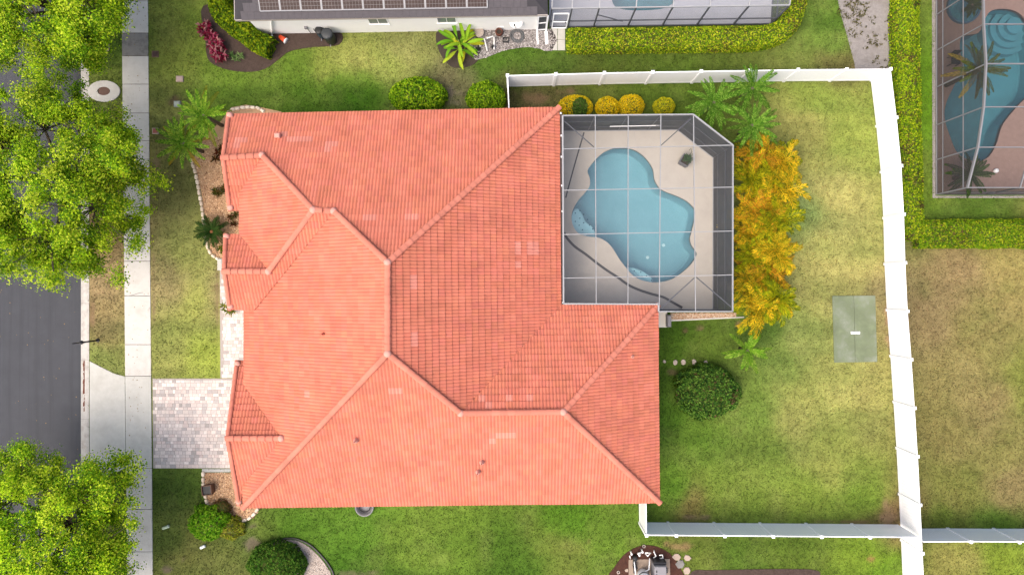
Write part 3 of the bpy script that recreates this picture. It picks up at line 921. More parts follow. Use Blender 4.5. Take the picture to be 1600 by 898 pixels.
# ------------------------------------------------------------------ fences
HF = 1.85
def fence(label, pts, first=0.0, spacing=2.44, end_post=True, start_post=True):
    pts = [Vector((p[0], p[1], 0)) for p in pts]
    root = thing('vinyl_fence', label, 'fence', pts[0], 'white vinyl fences')
    seg = [(pts[i + 1] - pts[i]).length for i in range(len(pts) - 1)]
    tot = sum(seg)
    def at(s):
        for i, l in enumerate(seg):
            if s <= l or i == len(seg) - 1: return pts[i] + (pts[i + 1] - pts[i]) * (s / l)
            s -= l
    st = [0.0]
    if first: st.append(first)
    while st[-1] + spacing < tot - 0.2: st.append(st[-1] + spacing)
    st.append(tot)
    for k, s in enumerate(st):
        if (k == 0 and not start_post) or (k == len(st) - 1 and not end_post): continue
        p = at(s)
        d = at(min(s + .1, tot)) - at(max(s - .1, 0))
        rz = math.atan2(d.y, d.x)
        MB().box((p.x, p.y, HF / 2 + .01), (0.128, 0.128, HF + .06), rz).build('post', VINYL, root)
        c = MB().box((p.x, p.y, HF + .055), (0.16, 0.16, 0.03), rz); c.box((p.x, p.y, HF + .09), (0.14, 0.14, 0.05), rz, 0.15)
        c.build('post_cap', VINYL, root)
    for a, b in zip(st[:-1], st[1:]):
        p, q = at(a), at(b)
        d = (q - p).normalized(); L = (q - p).length - 0.12
        if L < 0.1: continue
        c = (p + q) / 2; rz = math.atan2(d.y, d.x)
        MB().box((c.x, c.y, HF - .07), (L, 0.05, 0.14), rz).build('top_rail', VINYL, root)
        MB().box((c.x, c.y, .12), (L, 0.05, 0.16), rz).build('bottom_rail', VINYL, root)
        n = max(1, round(L / 0.152)); w = L / n
        bm = MB()
        nn = Vector((-d.y, d.x, 0))
        for i in range(n):
            s0 = p + d * (.06 + i * w); s1 = s0 + d * w; g = 0.006; t = 0.02
            prof = [(s0, t - .006), (s0 + d * g, t), (s1 - d * g, t), (s1, t - .006), (s1, -t + .006), (s1 - d * g, -t), (s0 + d * g, -t), (s0, -t + .006)]
            vs = [v + nn * o_ + Vector((0, 0, .19)) for v, o_ in prof] + [v + nn * o_ + Vector((0, 0, HF - .13)) for v, o_ in prof]
            bm.add(vs, [(i_, (i_ + 1) % 8, 8 + (i_ + 1) % 8, 8 + i_) for i_ in range(8)])
        bm.build('panel', VINYL, root)
    return root
fp = lambda l: [XY(x, y, HF) for x, y in l]
fence('white vinyl fence run along the top of the yard behind the golden shrubs', fp([(793, 118.5), (941, 114.5), (1090, 112), (1240, 109.5), (1391, 108.5)]), first=0)
fence('short white vinyl fence return meeting the roof beside the round shrub', fp([(793, 119.5), (796, 185)]), start_post=False, end_post=False)
fence('long white vinyl fence down the right side of the yard', fp([(1391, 109), (1400, 183), (1407.5, 258), (1411.5, 331), (1413.5, 407), (1417, 482), (1423, 557), (1428, 632), (1433, 708), (1437, 784), (1440, 845), (1445, 960)]), start_post=False)
fence('white vinyl fence run along the bottom of the yard', fp([(1010, 835.5), (1437, 839)]), first=1.5, end_post=False)
fence('short white vinyl fence return at the lower right roof corner', fp([(1010, 835), (1009, 770)]), start_post=False, end_post=False)
fence('white vinyl fence run leaving the right edge of the picture', fp([(1441, 846), (1515, 845.5), (1592, 846), (1700, 846)]), start_post=False)

# ------------------------------------------------------------------ neighbour's house along the top
nb_base = P(620, 20)
nb = thing('neighbour_house', 'white walled house with dark grey roof along the top edge', 'house', nb_base)
EZ = 2.75
e0, e1 = P(367, 31, EZ), P(856, 23, EZ)
ux = (e1 - e0).normalized(); uy = Vector((-ux.y, ux.x, 0))
Lr = (e1 - e0).length
pitch = 0.42
run = 5.6
ridge_z = EZ + run * pitch
m = MB()
r0 = e0 + uy * run + ux * run; r1 = e1 + uy * run - ux * run; r0.z = r1.z = ridge_z
f0, f1 = e0 + uy * 2 * run, e1 + uy * 2 * run
dn = Vector((0, 0, -.14))
top = [e0, e1, f1, f0, r0, r1]
m.add([v for v in top] + [v + dn for v in top[:4]], [(0, 1, 5, 4), (1, 2, 5), (2, 3, 4, 5), (3, 0, 4), (0, 6, 7, 1), (1, 7, 8, 2), (2, 8, 9, 3), (3, 9, 6, 0), (9, 8, 7, 6)])
nroof = m.build('roof', M('dark_underlay', ob(70, 68, 72), .9), nb)
# flat tiles on the slope that faces the yard, each with its own edges
V, F = [], []
tw, te = 0.33, 0.34
for j in range(int(run / te)):
    for i in range(int(Lr / tw)):
        x = i * tw + (tw / 2 if j % 2 else 0); y = j * te
        if x < y + 0.05 or x + tw > Lr - y - te - .05: continue
        n0 = len(V)
        lift = 0.03 + random.uniform(0, .006)
        for (a, b, h) in ((x + .004, y - .03, lift), (x + tw - .004, y - .03, lift), (x + tw - .004, y + te, .012), (x + .004, y + te, .012), (x + .004, y - .03, 0), (x + tw - .004, y - .03, 0)):
            pp = e0 + ux * a + uy * b
            V.append((pp.x - nb_base.x, pp.y - nb_base.y, EZ + b * pitch + h))
        F += [(n0, n0 + 1, n0 + 2, n0 + 3), (n0 + 4, n0 + 5, n0 + 1, n0)]
t_ = link('tile_field', fast_mesh('dark_tiles', V, F, None, DRT), nroof); t_['kind'] = 'stuff'
FASC = M('fascia_paint', ob(206, 196, 188), .6, .1, 8)
MB().bar(e0 - uy * .015 + Vector((0, 0, -.08)), e1 - uy * .015 + Vector((0, 0, -.08)), 0.03, 0.16).build('fascia', FASC, nb)
MB().bar(e0 - ux * .015 + Vector((0, 0, -.08)), e0 + uy * 11.2 - ux * .015 + Vector((0, 0, -.08)), 0.03, 0.16).build('fascia', FASC, nb)
w0, w1 = P(410, 53.5), P(838, 46.5)
wu = (w1 - w0).normalized(); wv = Vector((-wu.y, wu.x, 0))
wa = w0 - wu * 0.0; wb = w1
MB().prism([(wa.x, wa.y), (wb.x, wb.y), ((wb + wv * 9).x, (wb + wv * 9).y), ((wa + wv * 9).x, (wa + wv * 9).y)], -.05, EZ - .14).build('wall', STUCCO, nb)
NO_GRASS.append([(wa.x, wa.y), (wb.x, wb.y), ((wb + wv * 9).x, (wb + wv * 9).y), ((wa + wv * 9).x, (wa + wv * 9).y)])
def on_wall(px, z):     # point on the wall at photo column px
    best = None
    for i in range(400):
        s = i / 400 * (w1 - w0).length
        p = w0 + wu * s; q = p.x / (SP * (HC - z) / HC) + 800
        if best is None or abs(q - px) < best[0]: best = (abs(q - px), p)
    return Vector((best[1].x, best[1].y, z))
for px in (590, 697):
    c = on_wall(px, 1.62)
    wnd = MB()
    rz = math.atan2(wu.y, wu.x)
    for dx, dz, w, h in ((0, .42, 1.0, .05), (0, -.42, 1.0, .05), (-.48, 0, .05, .79), (.48, 0, .05, .79), (0, 0, .03, .79)):
        q = c + wu * dx
        wnd.box((q.x - wv.x * .012, q.y - wv.y * .012, c.z + dz), (w, .03, h), rz)
    wo = wnd.build('window', WHITEP, nb)
    MB().box((c.x - wv.x * .012, c.y - wv.y * .012, c.z), (.92, .02, .80), rz).build('pane', GLASSD, wo)
    MB().box((c.x - wv.x * .035, c.y - wv.y * .035, c.z - .48), (1.06, .07, .05), rz).build('sill', STUCCO, wo)
g0 = on_wall(424, 2.5) - wv * .08; g1 = on_wall(424, .15) - wv * .08
MB().tube([g0, g1, g1 - wv * .3 - Vector((0, 0, .08))], 0.045, 8).build('downspout', STUCCO, nb)
for px, ln in ((478, 1.0), (490, .7)):
    c0 = on_wall(px, ln)
    MB().tube([c0 - wv * .04, c0 - wv * .06 - Vector((0, 0, ln * .9))], 0.02, 6).build('wall_pipe', GREYM, nb)
MB().bevbox((on_wall(478, .9) - wv * .06), (.14, .1, .2), .02).build('meter_box', GREYM, nb)
# solar panels
pw = 0.985
s_start = (P(403, 11, EZ + .5) - e0).dot(ux)
for i in range(11):
    yb = 0.30
    x = s_start + i * (pw + .025)
    def rp(a, b, h): 
        pp = e0 + ux * a + uy * b; return Vector((pp.x, pp.y, EZ + b * pitch + h))
    o0 = rp(x, yb, .09)
    names = ['leftmost', 'second', 'third', 'fourth', 'fifth', 'sixth', 'seventh', 'eighth', 'ninth', 'tenth', 'rightmost']
    sp = thing('solar_panel', 'framed solar panel on the dark grey roof, %s from the left in its row' % names[i] if 0 < i < 10 else 'framed solar panel on the dark grey roof, %s in its row' % names[i], 'solar panel', o0, 'solar panels on the dark roof')
    plen = 1.55
    m = MB(); m.add([rp(x + .01, yb + .01, .09), rp(x + pw - .01, yb + .01, .09), rp(x + pw - .01, yb + plen - .01, .09), rp(x + .01, yb + plen - .01, .09)], [(0, 1, 2, 3)])
    m.build('backsheet', GREYM, sp)
    m = MB()
    for a, b in (((x, yb), (x + pw, yb)), ((x + pw, yb), (x + pw, yb + plen)), ((x + pw, yb + plen), (x, yb + plen)), ((x, yb + plen), (x, yb))):
        m.bar(rp(*a, .08), rp(*b, .08), .035, .05)
    m.build('frame', ALU, sp)
    m = MB()
    for a in range(6):
        for b in range(9):
            x0, y0 = x + .035 + a * (pw - .07) / 6, yb + .035 + b * (plen - .07) / 9
            x1, y1 = x0 + (pw - .07) / 6 - .009, y0 + (plen - .07) / 9 - .009
            m.add([rp(x0, y0, .095), rp(x1, y0, .095), rp(x1, y1, .095), rp(x0, y1, .095)], [(0, 1, 2, 3)])
    m.build('cell_grid', CELLS, sp)

# mulch and gravel beds along the neighbour's wall
def soil_bed(name, px, mat, z=0.03, n=4):
    poly = [p[:2] for p in catmull([(*XY(x, y), 0) for x, y in px], n)]
    NO_GRASS.append(poly)
    return struct(name, MB().prism(poly, -.05, z), mat), poly
soil_bed('mulch_bed', [(318, 10), (321, 55), (325, 92), (345, 106), (372, 112), (400, 112), (420, 105), (437, 92), (455, 80), (490, 74), (530, 70), (530, 50), (470, 46), (400, 40), (380, 5)], MULCH)
soil_bed('banana_bed', [(681, 58), (686, 80), (694, 93), (706, 105), (722, 106), (738, 102), (748, 92), (752, 70), (745, 48), (690, 48)], SOILM)
_, gpoly = soil_bed('gravel_bed', [(738, 90), (752, 92), (768, 87), (785, 80), (805, 76), (825, 74), (842, 76), (862, 80), (862, 46), (742, 46)], GRAVG, n=2)
struct('gravel_path', MB().prism([p[:2] for p in catmull([(*XY(x, y), 0) for x, y in [(1306, -60), (1309, 0), (1316, 30), (1325, 62), (1334, 95), (1342, 112), (1392, 112), (1390, 60), (1390, 0), (1390, -60)]], 3)], -.03, .012), SAND)
NO_GRASS.append(bed([(1308, -60), (1311, 0), (1318, 30), (1327, 62), (1336, 95), (1342, 108), (1390, 108), (1390, -60)]))
wp = []
for (px, py, nn_, sp_r) in ((1336, 12, 26, .35), (1350, 28, 22, .4), (1330, 44, 14, .3), (1361, 62, 22, .35), (1345, 4, 14, .3), (1322, 20, 16, .3), (1380, 95, 14, .3)):
    for _ in range(nn_):
        q = P(px, py); wp.append((q.x + random.gauss(0, sp_r), q.y + random.gauss(0, sp_r * .8), random.uniform(.03, .09)))
WEEDS = np.array(wp)
# pad of four concrete squares at the cage door
cp = setting('door_pad')
for i in range(2):
    for j in range(2):
        a = [(859.5 + i * 12, 45.5 + j * 17), (870.8 + i * 12, 45.5 + j * 17), (870.8 + i * 12, 62 + j * 17), (859.5 + i * 12, 62 + j * 17)]
        MB().prism(bed(a), -.04, 0.03).build('slab', CONCG, cp, bevel=.006)
NO_GRASS.append(bed([(855, 40), (886, 40), (886, 83), (855, 83)]))

# things along the neighbour's wall
def cyl_bin(px, py, r, h, label, mat, lidmat):
    c = P(px, py)
    t = thing('rain_barrel', label, 'barrel', c)
    MB().lathe(c, [(r * .9, 0), (r, h * .3), (r, h * .7), (r * .96, h)], 20).build('body', mat, t, True)
    MB().lathe((c.x, c.y, h), [(r * 1.04, 0), (r * 1.05, .05), (r * .8, .09), (r * .2, .1)], 20).build('lid', lidmat, t, True)
    MB().tube([(c.x - .03, c.y - r, .2), (c.x - .03, c.y - r - .12, .18)], 0.025, 6).build('tap', GREYM, t)
cyl_bin(519, 64, .28, 1.0, 'larger black barrel with flat lid against the white wall', BLACK, M('dark_lid', ob(70, 74, 78), .5, .1, 6))
cyl_bin(505, 57, .2, .8, 'slim blue black tank left of the larger barrel at the white wall', M('blue_black', ob(54, 72, 88), .4, .1, 6), BLACK)
c = P(443, 62)
t = thing('orange_bucket', 'small orange bucket lying by the downspout of the white house', 'bucket', c)
mm = MB().tube([(c.x - .15, c.y + .1, .14), (c.x + .17, c.y - .12, .16)], [.11, .15], 14); mm.build('body', ORANGE, t, True)
mm = MB().tube([(c.x + .17, c.y - .12, .16), (c.x + .19, c.y - .135, .162)], [.165, .165], 14); mm.build('rim', WHITEP, t, True)
# satellite dish on the wall, hose, pots, pump pipes
c = P(806, 36, 1.0)
d = thing('satellite_dish', 'white satellite dish tilted up beside the grey hose coil', 'dish', (c.x, c.y, 0))
mm = MB()
n = 20
ax = Vector((-.15, -.62, .77)).normalized(); a1 = ax.cross(Vector((1, 0, 0))).normalized(); a2 = ax.cross(a1)
cc = Vector((c.x, c.y, 1.05))
vs, fs = [cc - ax * .09], []
for r, dp in ((.18, .07), (.36, 0.0), (.36, .02)):
    for k in range(n):
        tt = 2 * math.pi * k / n
        vs.append(cc - ax * dp + (a1 * math.cos(tt) * .85 + a2 * math.sin(tt)) * r)
for k in range(n):
    j = (k + 1) % n
    fs += [(0, 1 + k, 1 + j), (1 + k, 1 + n + k, 1 + n + j, 1 + j), (1 + n + k, 1 + 2 * n + k, 1 + 2 * n + j, 1 + n + j)]
mm.add(vs, fs).build('reflector', WHITEP, d, True)
MB().tube([cc - ax * .1, (c.x + .05, c.y + .05, .4), (c.x + .05, c.y + .05, 0)], .03, 8).build('mast', GREYM, d)
MB().tube([cc - a1 * .3, cc + ax * .4], .014, 6).build('feed_arm', GREYM, d)
MB().bevbox(cc + ax * .42, (.08, .08, .12), .02).build('feed_horn', BLACK, d)
c = P(808, 57)
hs = thing('hose_coil', 'coiled grey hose lying on the gravel by the white house', 'hose', c)
pts = []
for i in range(170):
    tt = i / 169 * 2 * math.pi * 7
    r = .22 + .17 * (i / 169) + .012 * math.sin(i * .7)
    pts.append((c.x + r * math.cos(tt), c.y + r * math.sin(tt) * .95, .05 + .04 * math.sin(i * .21) + .03))
MB().tube(pts, .019, 6).build('hose', M('grey_hose', ob(120, 122, 124), .6, .12, 8), hs, True)
c = P(780, 53)
pt = thing('round_pot', 'round brown glazed pot on the gravel left of the hose coil', 'pot', c)
MB().lathe(c, [(.12, 0), (.2, .14), (.21, .26), (.17, .32), (.19, .35), (.15, .35), (.14, .25)], 18).build('body', TERRA, pt, True)
MB().lathe((c.x, c.y, .24), [(.14, 0), (.13, .02)], 14).build('soil', SOILM, pt)
c = P(749, 53)
pt = thing('round_stone_bowl', 'pale round stone bowl right of the banana plant', 'bowl', c)
MB().lathe(c, [(.14, 0), (.25, .12), (.27, .22), (.22, .25), (.1, .22)], 18).build('body', SANDY, pt, True)
c = P(782, 36, .6)
st = thing('white_stool', 'small white plastic stool left of the satellite dish', 'stool', (c.x, c.y, 0))
MB().bevbox((c.x, c.y, .5), (.34, .34, .04), .02).build('seat', WHITEP, st)
for i in (-1, 1):
    for j in (-1, 1): MB().bar((c.x + i * .13, c.y + j * .13, .49), (c.x + i * .16, c.y + j * .16, .03), .035, .035).build('leg', WHITEP, st)
c = P(790, 31, .9)
b_ = thing('teal_bucket', 'teal bucket standing between the white stool and the dish', 'bucket', (c.x, c.y, 0))
MB().lathe((c.x, c.y, 0), [(.09, 0), (.13, .85), (.12, .85), (.1, .6)], 16).build('body', TEAL, b_, True)
MB().tube([(c.x + .12 * math.cos(a), c.y + .03, .85 + .1 * math.sin(a)) for a in [i * math.pi / 8 for i in range(9)]], .008, 5).build('handle', GREYM, b_)
c = P(768, 62)
pp = thing('pump_pipes', 'white pump pipework with black fittings right of the banana plant', 'pump', c)
for k, (a, b) in enumerate([((750, 62), (757, 61)), ((761, 60), (770, 57)), ((757, 62), (761, 78)), ((772, 58), (772, 76)), ((748, 64), (750, 72))]):
    p, q = P(*a, .25), P(*b, .25)
    MB().tube([(p.x, p.y, 0), p, q, (q.x, q.y, 0.02)], .035, 8).build('pipe', WHITEP, pp, True)
for a in ((771, 75), (747, 78)):
    p = P(*a)
    MB().lathe(p, [(.1, 0), (.11, .2), (.06, .28), (.03, .34)], 12).build('valve_body', BLACK, pp, True)
c = P(790, 64)
bx = thing('black_crate', 'low black plastic crate on the gravel below the brown pot', 'crate', c)
mm = MB()
for dx, dy, w, h in ((0, .11, .3, .02), (0, -.11, .3, .02), (-.15, 0, .02, .24), (.15, 0, .02, .24)): mm.box((c.x + dx, c.y + dy, .1), (w, h, .18), 0)
mm.build('side_walls', BLACK, bx); MB().box((c.x, c.y, .02), (.3, .22, .03)).build('base', BLACK, bx)
# white gate in two leaves
gt = thing('white_gate', 'narrow white gate with dark screen between the house and cage door', 'gate', P(846, 60))
for px in (839, 853):
    p = P(px, 48); q = P(px, 74)
    p2 = P(px - (2 if px > 845 else -1), 70)
    MB().bar((p.x, p.y, 0), (p.x, p.y, 1.9), .09, .09).build('post', VINYL, gt)
    MB().bar((p.x, p.y - .05, .03), (p.x + .05, p.y - .75, .03), .16 if px > 845 else .1, .05).build('ground_rail', VINYL, gt)
a, b = P(839, 48), P(853, 47)
for z in (.1, 1.0, 1.85): MB().bar((a.x, a.y, z), (b.x, b.y, z), .05, .08).build('rail', VINYL, gt)
quad('screen', [(a.x, a.y, .1), (b.x, b.y, .1), (b.x, b.y, 1.85), (a.x, a.y, 1.85)], SCR_WALL, gt)

# ------------------------------------------------------------------ neighbour's pool cage along the top
nc = thing('neighbour_cage', 'silver framed pool cage of the neighbour at the top edge behind the hedge', 'pool enclosure', P(1030, 41))
A0, A1 = P(858, 43.5), P(1204, 38.5)
NZ = 2.45
dcv = 9.0
Bk0, Bk1 = A0 + Vector((0.1, dcv, 0)), A1 + Vector((.5, dcv, 0))
ndeck = [(A0.x, A0.y), (A1.x, A1.y), (Bk1.x, Bk1.y), (Bk0.x, Bk0.y)]
npool = [p[:2] for p in catmull([(*XY(x, y), 0) for x, y in [(955, -2), (962, 12), (985, 17), (1020, 16.5), (1042, 12), (1056, -2), (1062, -40), (1040, -70), (980, -70), (950, -30)]], 4)]
NDECK = M('neighbour_deck', ob(205, 206, 214), .85, .06, 2, .1, 80)
holed('neighbour_deck', ndeck, npool, .06, NDECK)
HOLES.append(shrink(ndeck, .93)); NO_GRASS.append(ndeck)
basin('neighbour_pool', npool, 1.3, PLASTR, z_top=.06)
sheet('water', npool, -.03, WATER)['kind'] = 'structure'
def lerp(a, b, t): return a + (b - a) * t
npost = [0, .085, .2, .355, .51, .665, .83, 1.0]
for t in npost:
    p = lerp(A0, A1, t)
    MB().bar((p.x, p.y, .06), (p.x, p.y, NZ), .06, .08).build('post', ALUG, nc)
    q = p + Vector((.1 + .4 * t, dcv, 0)); q2 = p + Vector((0.05, 2.2, 0))
    MB().bar((p.x, p.y, NZ), (q2.x, q2.y, NZ + .9), .05, .08).build('roof_beam', ALU, nc)
    MB().bar((q2.x, q2.y, NZ + .9), (q.x, q.y, NZ + .9), .05, .08).build('roof_beam', ALU, nc)
for z, w in ((.09, .07), (.85, .06), (NZ, .09)):
    MB().bar((A0.x, A0.y, z), (A1.x, A1.y, z), .05, w).build('rail' if z < 2 else 'beam', ALUG if z < 2 else ALU, nc)
    MB().bar((A1.x, A1.y, z), (Bk1.x, Bk1.y, z), .05, w).build('rail' if z < 2 else 'beam', ALUG if z < 2 else ALU, nc)
for a, b in zip(npost[:-1], npost[1:]):
    p, q = lerp(A0, A1, a), lerp(A0, A1, b)
    quad('wall_screen', [(p.x, p.y, .1), (q.x, q.y, .1), (q.x, q.y, NZ), (p.x, p.y, NZ)], SCR_NB, nc)
    p2, q2 = p + Vector((.05, 2.2, 0)), q + Vector((.05, 2.2, 0))
    quad('roof_screen', [(p.x, p.y, NZ), (q.x, q.y, NZ), (q2.x, q2.y, NZ + .9), (p2.x, p2.y, NZ + .9)], SCR_NB, nc)
quad('wall_screen', [(A1.x, A1.y, .1), (Bk1.x, Bk1.y, .1), (Bk1.x, Bk1.y, NZ), (A1.x, A1.y, NZ)], SCR_NB, nc)
pd = P(859, 44); qd = P(884, 43.5)
door = MB()
for a, b in (((pd.x + .1, .1), (pd.x + .1, 2.0)), ((qd.x, .1), (qd.x, 2.0)), ((pd.x + .1, 2.0), (qd.x, 2.0)), ((pd.x + .1, .12), (qd.x, .12)), ((pd.x + .1, .95), (qd.x, .95))):
    door.bar((a[0], pd.y - .05, a[1]), (b[0], pd.y - .05, b[1]), .05, .06)
dd = door.build('door', VINYL, nc)
MB().bevbox((qd.x - .1, pd.y - .1, 1.0), (.03, .05, .12), .01).build('handle', BLACK, dd)
MB().bar((lerp(A0, A1, .2).x, A0.y + .02, NZ - .8), (lerp(A0, A1, .32).x, A0.y, .85), .04, .04).build('brace', ALUG, nc)

# ------------------------------------------------------------------ right neighbour's pool cage
ALUR = M('bronze_silver', (0.17, 0.17, 0.18), 0.45, 0.05, 3, 0)
rc = thing('right_pool_cage', 'arched screen cage over a teal pool at the top right corner', 'pool enclosure', P(1530, 150))
RX = P(1462, 0).x
prof_r = [(-80, 3.0), (-20, 3.45), (24, 3.62), (80, 3.66), (137, 3.82), (196, 3.66), (250, 3.25), (304, 2.5)]
rpt = [(P(0, y).y, z) for y, z in prof_r]
XE = RX + 9
rdeck = [(RX, rpt[-1][0]), (XE, rpt[-1][0]), (XE, rpt[0][0]), (RX, rpt[0][0])]
rp_px = [(1502, 58), (1499, 80), (1503, 100), (1493, 128), (1478, 160), (1475, 185), (1484, 215), (1496, 240), (1520, 252), (1542, 247), (1556, 225), (1566, 195), (1590, 165), (1612, 140), (1618, 90), (1605, 40), (1585, 18), (1552, 16), (1538, 30), (1528, 52)]
rpool = [p[:2] for p in catmull([(*XY(x, y), 0) for x, y in rp_px], 4)]
spa = [p[:2] for p in catmull([(*XY(1503 + 26 * math.cos(a), 13 + 26 * math.sin(a)), 0) for a in [i * math.pi / 6 for i in range(12)]], 2)]
holed('right_deck', rdeck, rpool, .05, PINKP)
HOLES.append(shrink(rdeck, .93)); NO_GRASS.append(rdeck)
rb = basin('right_pool', rpool, 1.2, PLASTR, z_top=.05)
sheet('water', rpool, -.03, WATER)['kind'] = 'structure'
RST = M('pool_step_teal', ob(108, 166, 176), .8, .05, 2)
for r, z in ((40, -.75), (31, -.55), (22, -.35), (13, -.15)):
    poly = [XY(1590 + r * math.cos(a), 38 + r * math.sin(a)) for a in [i * 2 * math.pi / 24 for i in range(24)]]
    poly = [p for p in poly if True]
    MB().prism(poly, -1.2, z - .04).build('step', RST, rb)
# spa tub stands a little proud of the deck
sp_ = thing('spa_tub', 'round blue spa tub in the pink deck at the top right', 'spa', P(1503, 13))
vs = [(p[0], p[1], .22) for p in spa] + [(p[0], p[1], .05) for p in spa] + [(p[0], p[1], .22) for p in shrink(spa, .9)] + [(p[0], p[1], .08) for p in shrink(spa, .9)]
n = len(spa)
fs = [(i, (i + 1) % n, n + (i + 1) % n, n + i) for i in range(n)] + [(i, (i + 1) % n, 2 * n + (i + 1) % n, 2 * n + i) for i in range(n)] + [(2 * n + i, 2 * n + (i + 1) % n, 3 * n + (i + 1) % n, 3 * n + i) for i in range(n)]
MB().add(vs, fs).build('rim', PTILE, sp_)
sheet('floor', shrink(spa, .91), .085, PLASTR, None)
bpy.context.view_layer.objects
fl = [o for o in bpy.data.objects if o.name == 'floor'][0]
fl.parent = sp_; fl.location = -Vector(sp_.location)
wsp = sheet('spa_water', shrink(spa, .91), .17, WATER, None); wsp.parent = sp_; wsp.location = -Vector(sp_.location)
for (y, z) in rpt:
    MB().bar((RX, y, .05), (RX, y, z), .045, .06).build('post', ALUR, rc)
    MB().bar((RX, y, z), (XE, y, z), .045, .09).build('roof_beam', ALUR, rc)
for (a, b) in zip(rpt[:-1], rpt[1:]):
    MB().bar((RX, a[0], a[1]), (RX, b[0], b[1]), .075, .12).build('eave_beam', ALUR, rc)
    quad('wall_screen', [(RX, a[0], .08), (RX, b[0], .08), (RX, b[0], b[1]), (RX, a[0], a[1])], SCR_RT, rc)
    for k in range(3):
        x0, x1 = RX + k * 3, RX + k * 3 + 3
        quad('roof_screen', [(x0, a[0], a[1]), (x0, b[0], b[1]), (x1, b[0], b[1]), (x1, a[0], a[1])], SCR_RTR, rc)
    for x in (RX + 2.6, RX + 5.2):
        MB().bar((x, a[0], a[1]), (x, b[0], b[1]), .05, .08).build('roof_beam', ALUR, rc)
for z in (.6, 2.2): MB().bar((RX, rpt[0][0], z), (RX, rpt[-1][0], z), .04, .045).build('rail', ALUR, rc)
MB().bar((RX, rpt[0][0], .08), (RX, rpt[-1][0], .08), .07, .07).build('sill', ALUR, rc)
ys_ = rpt[-1][0]
for x in (RX + 2.6, RX + 5.2): MB().bar((x, ys_, .05), (x, ys_, 2.5), .06, .06).build('post', ALUG, rc)
for z in (.08, .85): MB().bar((RX, ys_, z), (XE, ys_, z), .05, .06).build('rail', ALUG, rc)
for x in (RX, RX + 3, RX + 6): quad('wall_screen', [(x, ys_, .08), (x + 3, ys_, .08), (x + 3, ys_, 2.5), (x, ys_, 2.5)], SCR_RT, rc)
struct('cage_gravel', MB().prism(bed([(1456, -40), (1461.5, -40), (1461.5, 306), (1600, 306), (1700, 306), (1700, 309.5), (1457, 309.5)]), -.02, .015), SAND)
c = P(1552, 268)
lt = thing('deck_globe', 'small white globe on the pink deck inside the right hand cage', 'globe', (c.x, c.y, .05))
MB().lathe((c.x, c.y, .05), [(.06, 0), (.07, .03), (.1, .08), (.12, .16), (.1, .24), (.03, .28)], 14).build('globe', WHITEP, lt, True)
c = P(1485, 98)
ch = thing('black_deck_chair', 'dark folding chair standing on the pink deck by the teal pool', 'chair', (c.x, c.y, .05))
MB().box((c.x, c.y, .45), (.45, .45, .05)).build('seat', BLACK, ch)
MB().bar((c.x - .2, c.y + .22, .47), (c.x - .2, c.y + .32, .95), .4, .04).build('backrest', BLACK, ch)
for i in (-1, 1):
    for j in (-1, 1): MB().bar((c.x + i * .2, c.y + j * .2, .45), (c.x + i * .22, c.y + j * .22, .05), .03, .03).build('leg', BLACK, ch)

# ------------------------------------------------------------------ vegetation builders
def unit(v): return v / np.maximum(np.linalg.norm(v, axis=-1, keepdims=True), 1e-6)

def leaf_mesh(name, pts, nrm, size, cols, jitter=0.7, aspect=0.5, fold=0.15):
    n = len(pts)
    nn = unit(nrm + jitter * rng.normal(size=(n, 3)))
    t = unit(np.cross(nn, rng.normal(size=(n, 3))))
    b = np.cross(nn, t)
    size = np.broadcast_to(np.asarray(size, float), (n,))[:, None] * rng.uniform(0.75, 1.3, (n, 1))
    V = np.empty((n, 4, 3))
    V[:, 0] = pts - t * size * .5
    V[:, 1] = pts + b * size * aspect * .5 + nn * size * fold
    V[:, 2] = pts + t * size * .5
    V[:, 3] = pts - b * size * aspect * .5 + nn * size * fold
    F = np.arange(n * 4).reshape(n, 4)
    C = np.repeat(cols[:, None, :], 4, axis=1).reshape(-1, 3)
    return fast_mesh(name, V.reshape(-1, 3), F, C, LEAF)

def palette(n, cols, wts=None, spread=0.18):
    cols = np.array(cols)
    i = rng.choice(len(cols), n, p=None if wts is None else np.array(wts) / sum(wts))
    c = cols[i] * rng.uniform(1 - spread, 1 + spread, (n, 1))
    return np.clip(c, 0.002, 0.9)

